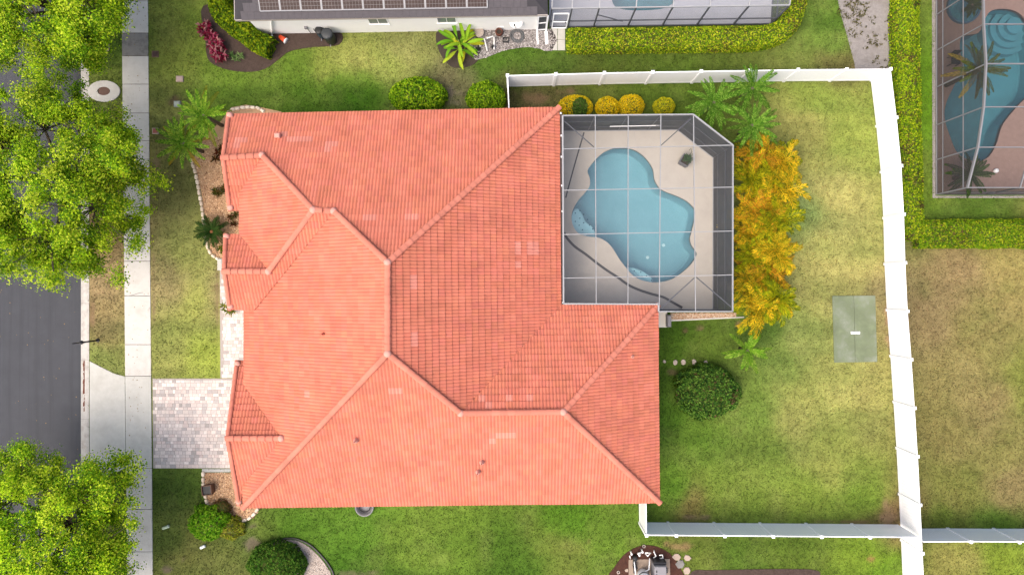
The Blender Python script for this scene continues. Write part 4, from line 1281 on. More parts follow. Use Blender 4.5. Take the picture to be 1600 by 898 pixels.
def blob(name, c, rx, ry, h, n, cols, size, label, cat='shrub', group=None, wts=None, lump=0.10, flat=0.35, jitter=0.6, twig=TWIG, patch=None, depth=.12):
    "a clipped shrub: leaves set over and just inside a lumpy mound, with a twig core"
    t = thing(name, label, cat, (c[0], c[1], 0), group)
    u = rng.uniform(-flat, 1, n); a = rng.uniform(0, 2 * math.pi, n)
    s = np.sqrt(1 - u * u)
    d = np.stack([s * np.cos(a), s * np.sin(a), u], 1)
    # gentle box-like rounding
    lumpv = 1 + lump * (2 * fbm(d[:, 0] * 2 + d[:, 2], d[:, 1] * 2 - d[:, 2], 1.3, int(abs(c[0] * 7)) % 50) - 1)
    rad = lumpv * (1 - depth * rng.random(n) ** 1.5)
    zc = h * (flat / (1 + flat)); rz = h - zc
    pts = d * np.array([rx, ry, rz]) * rad[:, None] + np.array([0, 0, zc])
    pts[:, 2] = np.maximum(pts[:, 2], 0.03)
    C = palette(n, cols, wts)
    if patch is not None: C = patch(pts, C)
    nr = unit(d / np.array([rx, ry, rz])) + np.array([0, 0, .25])
    link('foliage', leaf_mesh('foliage', pts, nr, size, C, jitter), t)
    m = MB()
    prof = []
    for i in range(9):
        ph = -0.5 * math.pi * 0.4 + (math.pi * 0.7) * i / 8
        prof.append((max(math.cos(ph), .05) * .80, zc + rz * .80 * math.sin(ph)))
    prof[0] = (prof[0][0], .01)
    mb = MB().lathe((0, 0, 0), [(r_, z_) for r_, z_ in prof], 20)
    mb.v = [(c[0] + x * rx, c[1] + y * ry, z) for x, y, z in mb.v]
    mb.build('inner_twigs', twig, t, True)
    return t

YG = [ob(168, 190, 40, 0.62), ob(130, 168, 30, 0.62), ob(92, 132, 28, 0.62), ob(190, 205, 60, 0.62)]
DG = [ob(104, 148, 54, 0.8), ob(74, 116, 44, 0.75), ob(122, 156, 66, 0.8), ob(56, 92, 40, 0.7)]
GOLD = [ob(236, 198, 20, 1.00), ob(216, 190, 24, 1.00), ob(170, 168, 30, 0.92), ob(244, 214, 60, 1.00)]
BRIGHT = [ob(172, 200, 44, 0.85), ob(124, 172, 36, 0.78), ob(74, 120, 28, 0.7), ob(146, 188, 34, 0.8)]

def bush(px, py, rpx, h, label, cols, n=6000, size=.07, ry=None, **k):
    c = P(px, py, h * .55)
    r = rpx * SP * (HC - h * .5) / HC
    return blob('shrub', c, r, r if ry is None else ry * SP, h, n, cols, size, label, **k)
bush(652, 147, 44, 1.5, 'large round clipped green shrub above the roof edge', BRIGHT, 4200, .16, jitter=1.15, ry=28 * 1.0)
bush(759, 150, 31, 1.35, 'smaller round clipped green shrub at the white fence corner', BRIGHT, 2700, .155, jitter=1.15, ry=24)
def gpatch(pts, C):
    e = .16 * (fbm(pts[:, 0], pts[:, 1], 3.0, 17) - .5)
    k = (((pts[:, 0] - .2) / .42) ** 2 + ((pts[:, 1] + .18) / .5) ** 2 + e * 4) < 1
    C[k] = palette(k.sum(), DG)
    return C
bush(900, 165, 27, 1.0, 'golden clipped shrub with a dark green half at the cage corner', GOLD, 3600, .08, jitter=.9, patch=gpatch, ry=18, group='golden shrubs along the cage')
bush(950, 166, 19.5, .9, 'left one of two touching golden clipped shrubs', GOLD, 2600, .08, jitter=.9, ry=16, group='golden shrubs along the cage')
bush(987, 164, 21, .95, 'right one of two touching golden clipped shrubs', GOLD, 2800, .08, jitter=.9, ry=17.5, group='golden shrubs along the cage')
bush(1039, 165, 17, .85, 'small round yellow green clipped shrub apart from the others', [ob(226, 210, 44, .9), ob(200, 198, 44, .85), ob(160, 175, 40, .8)], 2400, .075, jitter=.9, ry=14, group='golden shrubs along the cage')
def dpatch(pts, C):
    k = rng.random(len(pts)) < np.clip((fbm(pts[:, 0], pts[:, 1], 1.6, 9) - .58) * 2.2, 0, .5)
    C[k] = palette(k.sum(), [ob(150, 120, 88, .5), ob(128, 108, 70, .5)])
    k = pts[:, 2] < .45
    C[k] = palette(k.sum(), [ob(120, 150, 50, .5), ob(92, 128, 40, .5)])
    return C
bush(1108, 612, 50, 1.5, 'wide dark green shrub with brown twigs on the back lawn', DG, 6500, .15, patch=dpatch, lump=.22, ry=42, jitter=1.0)
bush(430, 884, 45, 1.3, 'dark green mounded shrub in the pale gravel ring at the bottom', [ob(88, 134, 44, .75), ob(64, 106, 36, .7), ob(112, 148, 56, .75)], 4600, .14, lump=.16, ry=34)
bush(324, 818, 31, 1.2, 'bright green leafy shrub below the front gravel bed', [ob(136, 194, 40, .72), ob(104, 168, 36, .68), ob(166, 208, 60, .72)], 2600, .17, lump=.35, ry=27, jitter=1.1)
bush(357, 826, 24, .7, 'yellow green loose shrub right of the bright leafy shrub', [ob(180, 194, 60, .7), ob(154, 164, 54, .66), ob(194, 184, 80, .66)], 1300, .14, lump=.45, ry=17, jitter=1.2)
bush(345, 796, 15, .6, 'small reddish brown shrub at the lower front bed', [ob(150, 130, 80, .5), ob(120, 110, 60, .5), ob(170, 130, 90, .5)], 700, .09, lump=.4, jitter=1.2)

def hedge(label, path_px, width, h, n, cols, size, wts=None, brown=0.0, name='hedge'):
    pts = [Vector((*XY(x, y), 0)) for x, y in path_px]
    pts = [Vector(p) for p in catmull([tuple(p) for p in pts], 5, False)]
    seg = np.array([(pts[i + 1] - pts[i]).length for i in range(len(pts) - 1)])
    cum = np.concatenate([[0], np.cumsum(seg)])
    t = thing(name, label, 'hedge', pts[0])
    s = rng.uniform(-.1, cum[-1] + .1, n)
    i = np.clip(np.searchsorted(cum, s) - 1, 0, len(seg) - 1)
    pa = np.array([tuple(p) for p in pts])
    d = unit(pa[1:] - pa[:-1])
    endm = rng.random(n) < .05
    i = np.where(endm, np.where(s < cum[-1] / 2, 0, len(seg) - 1), i)
    s = np.where(endm, np.where(s < cum[-1] / 2, -.08, cum[-1] + .08) + rng.normal(0, .04, n), s)
    base = pa[i] + d[i] * (s - cum[i])[:, None]
    nn = np.stack([-d[i, 1], d[i, 0], np.zeros(n)], 1)
    topm = rng.random(n) < width / (width + 1.3 * h)
    uu = rng.uniform(-1, 1, n)
    cx_ = np.where(topm, uu, np.sign(uu) * (1 - np.abs(uu) ** 5) ** .2); cz = np.where(topm, (1 - np.abs(uu) ** 5) ** .2, np.abs(uu))
    fill = np.where(endm, rng.random(n) ** .5, 1.0); cx_ = cx_ * fill; cz = cz * fill
    lum = 1 + .10 * (2 * fbm(base[:, 0] + cx_, base[:, 1] + cz, 1.5, 5) - 1)
    dep = 1 - .10 * rng.random(n) ** 1.5
    P3 = base + nn * (cx_ * width / 2 * lum * dep)[:, None]
    P3[:, 2] = np.maximum(h * cz * lum * dep + rng.normal(0, .02, n), .03)
    nr = nn * cx_[:, None] + np.array([0, 0, 1]) * (cz ** 3)[:, None]
    C = palette(n, cols, wts)
    f = fbm(P3[:, 0], P3[:, 1], .9, 21)[:, None]
    C *= .82 + .36 * f
    if brown:
        k = rng.random(n) < np.clip((fbm(P3[:, 0], P3[:, 1], 1.4, 33) - .52) * brown, 0, .75)
        C[k] = palette(k.sum(), [ob(140, 116, 78, .5), ob(112, 100, 58, .5), ob(160, 130, 80, .5)])
    me = leaf_mesh('foliage', P3 - np.array(ORG[t.name]), nr, size, C, .8)
    link('foliage', me, t)
    m = MB()
    K = [(-.8, .02), (-.8, h * .7), (-.5, h * .84), (.5, h * .84), (.8, h * .7), (.8, .02)]
    vs, fs = [], []
    for j, p in enumerate(pts):
        dd = d[min(j, len(d) - 1)]
        for a, z in K: vs.append((p.x - dd[1] * a * width / 2, p.y + dd[0] * a * width / 2, z))
    q = len(K)
    for j in range(len(pts) - 1):
        for k in range(q - 1): fs.append((j * q + k, (j + 1) * q + k, (j + 1) * q + k + 1, j * q + k + 1))
    fs += [tuple(range(q)), tuple(range((len(pts) - 1) * q, len(pts) * q))]
    m.add(vs, fs).build('inner_twigs', TWIG, t)
    return t
HG = [ob(178, 196, 36, 0.88), ob(150, 182, 34, 0.88), ob(120, 158, 32, 0.85), ob(206, 206, 60, 0.88), ob(88, 124, 34, 0.85)]
hedge('clipped yellow green hedge curving round the neighbour cage at the top', [(889, 70.5), (940, 70), (1000, 69), (1080, 68), (1160, 67), (1195, 63), (1220, 50), (1232, 25), (1237, -10), (1238, -50)], 1.05, 1.2, 19000, HG, .115, brown=1.2)
hedge('long clipped hedge running down the right side beyond the white fence', [(1407, -50), (1407, 60), (1409, 180), (1412, 300), (1416, 372)], 1.32, .85, 19000, HG, .115, (3, 3, 3, 1, 2), brown=2.6)
hedge('low clipped hedge along the bottom of the right hand cage yard', [(1428, 366), (1500, 366), (1580, 366), (1700, 366)], 1.5, .8, 14000, [ob(156, 190, 40, .72), ob(128, 172, 34, .7), ob(104, 150, 32, .66), ob(196, 204, 50, .72)], .115, brown=.9)
hedge('leafy yellow green hedge along the corner of the white house', [(352, -8), (352, 22), (366, 40), (388, 56), (408, 71), (426, 79)], 1.0, 1.05, 4200, [ob(180, 194, 36, .74), ob(146, 178, 34, .7), ob(112, 150, 34, .68), ob(84, 120, 30, .64)], .19)

wd = link('path_weeds', leaf_mesh('path_weeds', np.repeat(WEEDS, 6, axis=0) + rng.normal(0, .05, (len(WEEDS) * 6, 3)) * np.array([1, 1, .3]), np.tile([0, 0, 1.0], (len(WEEDS) * 6, 1)), .09, palette(len(WEEDS) * 6, [ob(120, 118, 70, .6), ob(96, 92, 66, .55), ob(140, 132, 80, .6)]), .6))
tag(wd, 'scattered low weeds growing through the grey gravel path', 'weeds', kind='stuff')
# magenta ti plants: upright rosettes of long leaves
def strap_clump(name, label, cat, spots, cols, L, w, n, h0=.3, group=None, lift=.9):
    t = thing(name, label, cat, Vector((*XY(*spots[0]), 0)), group)
    o = ORG[t.name]
    V, F, C = [], [], []
    for (px, py) in spots:
        b = Vector((*XY(px, py), 0)) - o
        for i in range(n):
            a = i * 2.4 + random.uniform(-.3, .3); el = random.uniform(.2, lift)
            l = L * random.uniform(.7, 1.15)
            d = Vector((math.cos(a) * math.cos(el), math.sin(a) * math.cos(el), math.sin(el)))
            s = Vector((-math.sin(a), math.cos(a), 0))
            hh = h0 * random.uniform(.4, 1.2)
            p0 = b + Vector((0, 0, hh))
            p1 = p0 + d * l * .5; p2 = p0 + d * l * .95 + Vector((0, 0, -l * .25 * math.cos(el)))
            k = len(V)
            V += [p0 - s * w * .2, p0 + s * w * .2, p1 + s * w * .5 + Vector((0, 0, .012)), p1 - s * w * .5 + Vector((0, 0, .012)), p2 + s * w * .08, p2 - s * w * .08]
            F += [(k, k + 1, k + 2, k + 3), (k + 3, k + 2, k + 4, k + 5)]
            c = np.array(random.choice(cols)) * random.uniform(.8, 1.2)
            C += [c] * 6
    link('foliage', fast_mesh('foliage', [tuple(v) for v in V], F, C, LEAF), t)
    m = MB()
    for (px, py) in spots:
        b = P(px, py)
        m.tube([(b.x, b.y, 0), (b.x, b.y, h0 * .9)], [.02, .014], 5)
    m.build('stem', TWIG, t)
    return t
ti = [(random.uniform(-12, 13) + 326 + (y - 40) * .42, y) for y in np.linspace(42, 96, 26)]
strap_clump('ti_plant', 'magenta leaved ti plant clump at the corner bed of the white house', 'plant', ti, [ob(170, 44, 78, .55), ob(200, 90, 120, .55), ob(120, 30, 52, .55), ob(214, 150, 150, .5)], .30, .085, 16, .5)
strap_clump('lily_plant', 'small green strap leaved plant on the mulch beside the ti plants', 'plant', [(371, 94), (364, 88), (378, 90)], [ob(110, 150, 80, .5), ob(150, 180, 110, .5)], .33, .06, 12, .15)
strap_clump('bed_plant', 'spiky olive plant in the tan gravel of the front bed', 'plant', [(338, 300), (344, 302)], [ob(100, 110, 40, .5), ob(70, 84, 34, .5), ob(140, 110, 60, .5)], .36, .05, 22, .1)
strap_clump('bed_plant', 'small olive spiky plant tucked against the gable in the front bed', 'plant', [(350, 296), (353, 293)], [ob(90, 100, 40, .5), ob(150, 110, 60, .5)], .25, .05, 16, .1)
strap_clump('bed_plant', 'dark reddish plant in the shaded notch between the two gables', 'plant', [(362, 340), (367, 350), (370, 336)], [ob(70, 60, 34, .5), ob(96, 100, 44, .5), ob(120, 70, 46, .5)], .3, .06, 14, .2)
strap_clump('bed_plant', 'reddish brown plant behind the front feather palms', 'plant', [(344, 240), (350, 232), (340, 250)], [ob(120, 60, 40, .5), ob(150, 100, 50, .5), ob(84, 70, 40, .5)], .34, .07, 14, .25)
strap_clump('bed_plant', 'yellow green plant at the foot of the porch gable', 'plant', [(347, 388), (350, 394)], [ob(150, 160, 50, .5), ob(110, 130, 40, .5)], .28, .06, 14, .15)
strap_clump('door_plant', 'small yellow green plant peeking out below the porch eave', 'plant', [(361, 485), (356, 478), (368, 486)], [ob(160, 160, 40, .5), ob(110, 130, 40, .5)], .34, .06, 14, .5)

# feather palms
def frond_mesh(L, el, droop, ll, pairs, cols, vlift=.25, w=.035, fwd=(35, 65), seed=0):
    rr = random.Random(seed)
    tone = rr.uniform(.72, 1.22)
    cols = [tuple(np.array(c) * tone) for c in cols]
    V, F, C = [], [], []
    nseg = 10
    ax = [Vector((0, 0, 0))]
    tang = []
    for i in range(nseg):
        a = el - droop * ((i + .5) / nseg) ** 1.3
        d = Vector((math.cos(a), 0, math.sin(a)))
        tang.append(d); ax.append(ax[-1] + d * L / nseg)
    def at(t):
        f = min(t * nseg, nseg - 1e-4); i = int(f)
        return ax[i] + tang[i] * (f - i) * L / nseg, tang[i]
    col0 = np.array(cols[0]) * 1.15
    for i in range(nseg + 1):
        r = .016 * (1 - .8 * i / nseg)
        for a in (-1, 1): V.append(ax[i] + Vector((0, a * r, .006))); C.append(col0)
    for i in range(nseg): F.append((2 * i, 2 * i + 1, 2 * i + 3, 2 * i + 2))
    for k in range(pairs):
        t = .10 + .88 * k / (pairs - 1)
        p, d = at(t)
        up = Vector((-d.z, 0, d.x))
        ph = math.radians(fwd[0] + (fwd[1] - fwd[0]) * t)
        l = ll * (math.sin(math.pi * (.12 + .80 * t)) ** .7) * rr.uniform(.85, 1.12)
        for sgn in (-1, 1):
            dr = (Vector((0, sgn, 0)) * math.cos(ph) + d * math.sin(ph) + up * (vlift + rr.uniform(-.12, .12))).normalized()
            sd_ = dr.cross(up).normalized() * (w / 2)
            mid = p + dr * l * .5; tip = p + dr * l + Vector((0, 0, -l * .22))
            n0 = len(V)
            V += [p, mid + sd_, tip, mid - sd_]
            F.append((n0, n0 + 1, n0 + 2, n0 + 3))
            c = np.array(rr.choice(cols)) * rr.uniform(.85, 1.15)
            C += [c] * 4
    return fast_mesh('frond', [tuple(v) for v in V], F, C, LEAF)

def palm(label, px, py, zc, L, n, cols, ll=.21, pairs=26, els=(52, -10), droop=34, trunk=True, name='feather_palm', group=None, stems=1, spread=0.0, w=.036, vl=.16, base_z=0.0, fwd=(30, 62), old=None, nvar=7):
    c = P(px, py, zc)
    t = thing(name, label, 'palm', (c.x, c.y, base_z), group)
    vs = [[frond_mesh(L * (1 - .25 * (1 - i / (nvar - 1)) ) , math.radians(els[0] + (els[1] - els[0]) * i / (nvar - 1)), math.radians(droop), ll, pairs, (old if (old and i >= nvar - 2) else cols), vl, w, fwd, seed=int(abs(px * 31 + py * 7 + i))) for i in range(nvar)]]
    hs = []
    for s in range(stems):
        ox = random.uniform(-1, 1) * spread; oy = random.uniform(-1, 1) * spread
        hz = (zc - base_z) * (random.uniform(.6, 1.08) if stems > 1 else 1)
        hs.append((ox, oy, hz))
        for i in range(n):
            v = vs[0][min(int(i / n * nvar), nvar - 1)]
            a = i * 2.39996 + random.uniform(-.25, .25) * (1 if stems == 1 else 5) + s * 1.1
            o = link('frond', v, t, (ox + .03 * math.cos(a), oy + .03 * math.sin(a), hz + .02 * random.random()), (random.uniform(-.25, .25), random.uniform(-.12, .12), a))
            k = random.uniform(.85, 1.1); o.scale = (k, k, k)
    if trunk:
        m = MB()
        for ox, oy, hz in hs:
            r = .09 if stems == 1 else .035
            m.tube([(c.x + ox * .5, c.y + oy * .5, base_z), (c.x + ox * .8, c.y + oy * .8, base_z + hz * .5), (c.x + ox, c.y + oy, base_z + hz + .03)], [r * 1.15, r, r * 1.25], 8)
        m.build('trunk', BARK, t, True)
    return t
PG = [ob(104, 152, 44, 0.74), ob(80, 130, 38, 0.68), ob(140, 178, 70, 0.76)]
PG2 = [ob(128, 176, 46, 0.74), ob(98, 150, 38, 0.68), ob(160, 190, 76, 0.76)]
palm('feather palm nearest the cage among the three behind the pool', 1115, 160, 2.0, 1.55, 23, PG, group='feather palms behind the pool')
palm('upper feather palm of the three, leaning over the white fence', 1176, 138, 1.8, 1.4, 21, PG, group='feather palms behind the pool')
palm('lower feather palm of the three, above the golden palms', 1176, 196, 2.1, 1.58, 24, PG, group='feather palms behind the pool')
palm('lone small feather palm on the back lawn near the dark shrub', 1168, 547, 1.1, 1.25, 18, PG2, ll=.22, els=(60, -5))
PF = [ob(110, 158, 40, 0.84), ob(80, 132, 32, 0.76), ob(152, 184, 60, 0.86)]
palm('upper one of two feather palms at the front corner of the roof', 318, 180, 2.2, 1.5, 26, PF, old=[ob(170, 170, 60, .7), ob(140, 160, 50, .7)], group='feather palms in the front bed')
palm('lower one of two feather palms in the front bed', 287, 224, 2.1, 1.5, 26, PF, old=[ob(200, 170, 50, .7), ob(160, 160, 50, .7)], group='feather palms in the front bed')
palm('dark sago palm with rusty centre at the front bed edging', 331, 362, .5, .98, 52, [ob(66, 102, 44, .6), ob(50, 86, 38, .6), ob(92, 118, 54, .6)], ll=.15, pairs=30, els=(55, 2), droop=28, w=.022, name='sago_palm', fwd=(20, 50), vl=.1)
c = P(331, 362, .55)
sg = [o for o in bpy.data.objects if o.name == 'sago_palm'][0]
MB().lathe((c.x, c.y, .45), [(.14, 0), (.15, .08), (.08, .15), (.02, .18)], 10).build('crown_bud', M('rusty_bud', ob(150, 100, 60), .9, .2, 20), sg, True)

AR = {'gold': [ob(240, 200, 40, .84), ob(224, 178, 36, .8), ob(200, 186, 40, .72), ob(160, 162, 34, .66)], 'orange': [ob(232, 172, 44, .8), ob(214, 150, 42, .74), ob(196, 168, 44, .68), ob(160, 140, 40, .6)],
      'green': [ob(176, 186, 24, .66), ob(140, 158, 26, .6), ob(206, 196, 30, .66), ob(112, 132, 26, .55)]}
areca = [(1184, 246, 'orange', 'orange gold areca palm at the top end of the golden row'), (1216, 252, 'gold', 'areca palm at the upper right end of the golden row'),
         (1184, 286, 'green', 'greener areca palm against the cage, upper part of the row'), (1216, 298, 'gold', 'golden areca palm on the lawn side, upper middle of the row'),
         (1184, 326, 'orange', 'orange tinged areca palm against the cage, middle of the row'), (1216, 342, 'green', 'green gold areca palm on the lawn side, middle of the row'),
         (1184, 366, 'gold', 'golden areca palm against the cage, just below the middle of the row'), (1214, 384, 'gold', 'golden areca palm on the lawn side, just below the middle'),
         (1184, 406, 'green', 'green tinged areca palm against the cage, lower part of the row'), (1210, 424, 'orange', 'orange areca palm on the lawn side, lower part of the row'),
         (1182, 444, 'gold', 'golden areca palm against the cage, near the lower end'), (1202, 460, 'green', 'yellow green areca palm on the lawn side, near the lower end'), (1184, 478, 'gold', 'bright golden areca palm at the bottom end of the row')]
for (x, y, k, lb) in areca:
    mixc = AR[k] + [random.choice(AR['green'])]
    palm(lb, x, y, random.uniform(1.3, 2.0), 1.35, 8, mixc, ll=.31, pairs=26, els=(82, 24), droop=92, stems=7, spread=.46, name='areca_palm', group='golden areca palms along the cage', w=.030, vl=.35, old=AR[random.choice(['gold', 'gold', 'green', 'orange'])], nvar=8)
# palms inside the right hand cage
palm('large drooping palm inside the right hand cage over the pool', 1530, 110, 2.6, 1.55, 26, [ob(120, 130, 60, .5), ob(96, 112, 50, .5)], old=[ob(150, 130, 70, .5), ob(120, 110, 60, .5)], base_z=.05)
palm('dark green palm in the lower corner of the right hand cage', 1515, 272, 1.3, 1.25, 26, [ob(84, 110, 56, .5), ob(66, 92, 46, .5)], base_z=.05)
palm('green potted palm by the spa in the right hand cage', 1519, 8, .9, .6, 16, [ob(90, 120, 50, .5), ob(70, 100, 44, .5)], ll=.15, base_z=.22)

# plants in pots
strap_part_c = P(1072, 247, .75)
V, F, C = [], [], []
for i in range(260):
    a = random.uniform(0, 6.28); r = random.uniform(0, .24); l = random.uniform(.06, .12)
    p = Vector((.1 + r * math.cos(a), .08 + r * math.sin(a), .56 + random.uniform(0, .2) - r * .3))
    e = Vector((random.uniform(-1, 1), random.uniform(-1, 1), random.uniform(-.2, .6))).normalized()
    s = e.cross(Vector((0, 0, 1))).normalized() * .025
    k = len(V); V += [p, p + e * l * .5 + s, p + e * l, p + e * l * .5 - s]; F.append((k, k + 1, k + 2, k + 3)); C += [np.array(ob(96, 130, 84, .55)) * random.uniform(.7, 1.25)] * 4
link('foliage', fast_mesh('foliage', [tuple(v) for v in V], F, C, LEAF), pl)
MB().tube([(pc.x + .15, pc.y + .2, .6), (pc.x + .3, pc.y + .42, .75), (pc.x + .26, pc.y + .6, .7), (pc.x + .18, pc.y + .52, .62)], .015, 6).build('tendril', M('vine', ob(110, 120, 84), .7), pl)

# banana / bird of paradise
def banana():
    c = P(720, 70, .4)
    t = thing('banana_plant', 'yellow green banana plant with long paddle leaves by the white wall', 'plant', (c.x, c.y, 0))
    cols = [ob(150, 192, 50, .7), ob(116, 172, 44, .7), ob(186, 208, 60, .72), ob(206, 208, 50, .72)]
    me = []
    for v in range(6):
        V, F, C = [], [], []
        el = math.radians([62, 48, 36, 24, 40, 14][v]); L = [1.3, 1.35, 1.25, 1.15, 1.05, 1.0][v]
        p = Vector((0, 0, 0)); n = 10
        col = np.array(cols[v % 4])
        for i in range(n + 1):
            t_ = i / n
            a = el - math.radians(85) * t_ ** 1.4
            w = .012 if t_ < .28 else .095 * math.sin(math.pi * min(1, (t_ - .22) / .8)) ** .6 + .004
            V += [p + Vector((0, -w, w * .35)), p, p + Vector((0, w, w * .35))]
            C += [col * random.uniform(.9, 1.05), col * 1.25, col * random.uniform(.9, 1.05)]
            p = p + Vector((math.cos(a), 0, math.sin(a))) * L / n
        for i in range(n):
            F += [(3 * i, 3 * i + 1, 3 * i + 4, 3 * i + 3), (3 * i + 1, 3 * i + 2, 3 * i + 5, 3 * i + 4)]
        me.append(fast_mesh('leaf', [tuple(v_) for v_ in V], F, C, LEAF, True))
    for i in range(26):
        a = i * 2.4 + random.uniform(-.3, .3)
        s = i % 3
        link('leaf', me[i % 6], t, (.22 * math.cos(s * 2.1), .22 * math.sin(s * 2.1), random.uniform(.2, .5)), (random.uniform(-.3, .3), 0, a))
    m = MB()
    for s in range(3):
        m.tube([(c.x + .22 * math.cos(s * 2.1), c.y + .22 * math.sin(s * 2.1), 0), (c.x + .22 * math.cos(s * 2.1), c.y + .22 * math.sin(s * 2.1), .5)], [.07, .05], 8)
    m.build('stem', M('banana_stem', ob(130, 140, 80), .8, .2, 10), t, True)
banana()

# street oaks
def oak(label, px, py, R, h, seed, n_cl=210, per=420, tint=(1.0, 1.0, 1.0), lobes=(), gaps=()):
    rr = np.random.default_rng(seed); pr = random.Random(seed)
    b = P(px, py)
    t = thing('oak_tree', label, 'tree', b, 'oaks along the street')
    zc = h * .60; rz = h * .38
    # clump centres: spread through the crown with sprays at the rim
    cl = []
    while len(cl) < n_cl:
        d = rr.normal(size=3); d /= np.linalg.norm(d)
        if d[2] < -.55: continue
        r = rr.uniform(.30, 1.0) ** .55
        k = float(np.clip(1 + .55 * (2 * float(fbm(np.array([d[0] * 1.7]), np.array([d[1] * 1.7 + d[2]]), 1.0, seed)[0]) - 1), .72, 1.16))
        p = np.array([d[0] * R * r * k, d[1] * R * r * k, zc + d[2] * rz * r])
        cl.append(p)
    for (lx, ly, lz, lr, ln_) in lobes:
        q0 = P(lx, ly, lz)
        for _ in range(ln_):
            e = rr.normal(size=3) * lr * np.array([.6, .6, .3])
            cl.append(np.array([q0.x - b.x, q0.y - b.y, lz]) + e)
    cl = np.array([p for p in cl if not any((p[0] + b.x - P(gx_, gy_, p[2]).x) ** 2 + (p[1] + b.y - P(gx_, gy_, p[2]).y) ** 2 < gr_ ** 2 for gx_, gy_, gr_ in gaps)])
    cols = np.array([ob(184, 208, 42, .86), ob(154, 190, 34, .82), ob(126, 168, 34, .78), ob(98, 140, 34, .66), ob(204, 216, 66, .86)]) * np.array(tint)
    PT, NR, CC = [], [], []
    for p in cl:
        m = int(per * rr.uniform(.6, 1.3))
        rad = rr.uniform(.30, .58)
        ax_ = p - np.array([0, 0, zc - rz * .6]); ax_ /= np.linalg.norm(ax_)
        # several twig sprays per clump
        ns = 7
        dirs = unit(rr.normal(size=(ns, 3)) + ax_ * 1.1 + np.array([0, 0, .15]))
        sp = dirs[rr.integers(0, ns, m)]
        q = p + sp * (rr.random((m, 1)) ** .7 * rad * 1.3) + rr.normal(size=(m, 3)) * rad * np.array([.34, .34, .26])
        PT.append(q); NR.append(unit(q - p + ax_ * .1) * .8 + ax_ * .3 + np.array([0, 0, .6]))
        w = rr.dirichlet(np.ones(5) * 1.4)
        c = (cols[rr.choice(5, m, p=w)]) * rr.uniform(.8, 1.2, (m, 1)) * rr.uniform(.85, 1.1)
        CC.append(c)
    PT = np.concatenate(PT); NR = np.concatenate(NR); CC = np.concatenate(CC)
    link('crown', leaf_mesh('crown', PT, NR, rr.uniform(.07, .125, len(PT)), CC, .5, .6), t)
    # trunk and limbs
    tr = MB().tube([(b.x, b.y, -.05), (b.x + .05, b.y, 1.0), (b.x - .05, b.y + .05, h * .3)], [.26, .2, .17], 10)
    to = tr.build('trunk', BARK, t, True)
    hub = np.array([-.05, .05, h * .3])
    nl = 9
    ang = [i * 2 * math.pi / nl + pr.uniform(-.3, .3) for i in range(nl)]
    ends = []
    for a in ang:
        e = np.array([math.cos(a) * R * .55, math.sin(a) * R * .55, zc + pr.uniform(-.2, .6)])
        mid = hub * .5 + e * .5 + np.array([0, 0, pr.uniform(.1, .5)])
        lb = MB().tube([tuple(hub + np.array([b.x, b.y, 0])), tuple(mid + np.array([b.x, b.y, 0])), tuple(e + np.array([b.x, b.y, 0]))], [.12, .085, .05], 8)
        ends.append((e, mid))
        lb.build('limb', BARK, to, True)
    tw_ = MB()
    for p in cl[::1]:
        e, mid = min(ends, key=lambda q: np.linalg.norm(q[0] - p))
        s_ = e if np.linalg.norm(e - p) < np.linalg.norm(mid - p) else mid
        k = s_ * .45 + p * .55 + np.array([pr.uniform(-.15, .15), pr.uniform(-.15, .15), .1])
        o_ = np.array([b.x, b.y, 0])
        tw_.tube([tuple(s_ + o_), tuple(k + o_), tuple(p + o_)], [.035, .024, .01], 5, False)
    tw_.build('twigs', BARK, to)
    return t
oak('leafy street oak in the top left corner', 146, 46, 3.75, 7.4, 3, 270, tint=(1.04, 1.08, 1.0), lobes=[(150, 20, 4.5, .9, 10)], gaps=[(172, 140, 1.1), (35, 130, .8)])
oak('widest street oak, spreading over the road and sidewalk at middle left', 163, 308, 4.55, 7.6, 5, 310, tint=(1.0, 1.04, 1.0), lobes=[(200, 272, 3.6, .85, 10), (188, 352, 3.2, .8, 10), (180, 215, 4.0, .9, 8)], gaps=[(175, 135, 1.3), (70, 215, .7), (135, 330, .6), (215, 165, 1.0)])
oak('street oak in the bottom left corner below the driveway apron', 160, 796, 4.4, 7.4, 8, 300, tint=(1.12, 1.18, 1.05), lobes=[(190, 750, 3.6, .8, 6)], gaps=[(10, 690, .7), (105, 690, .7)])

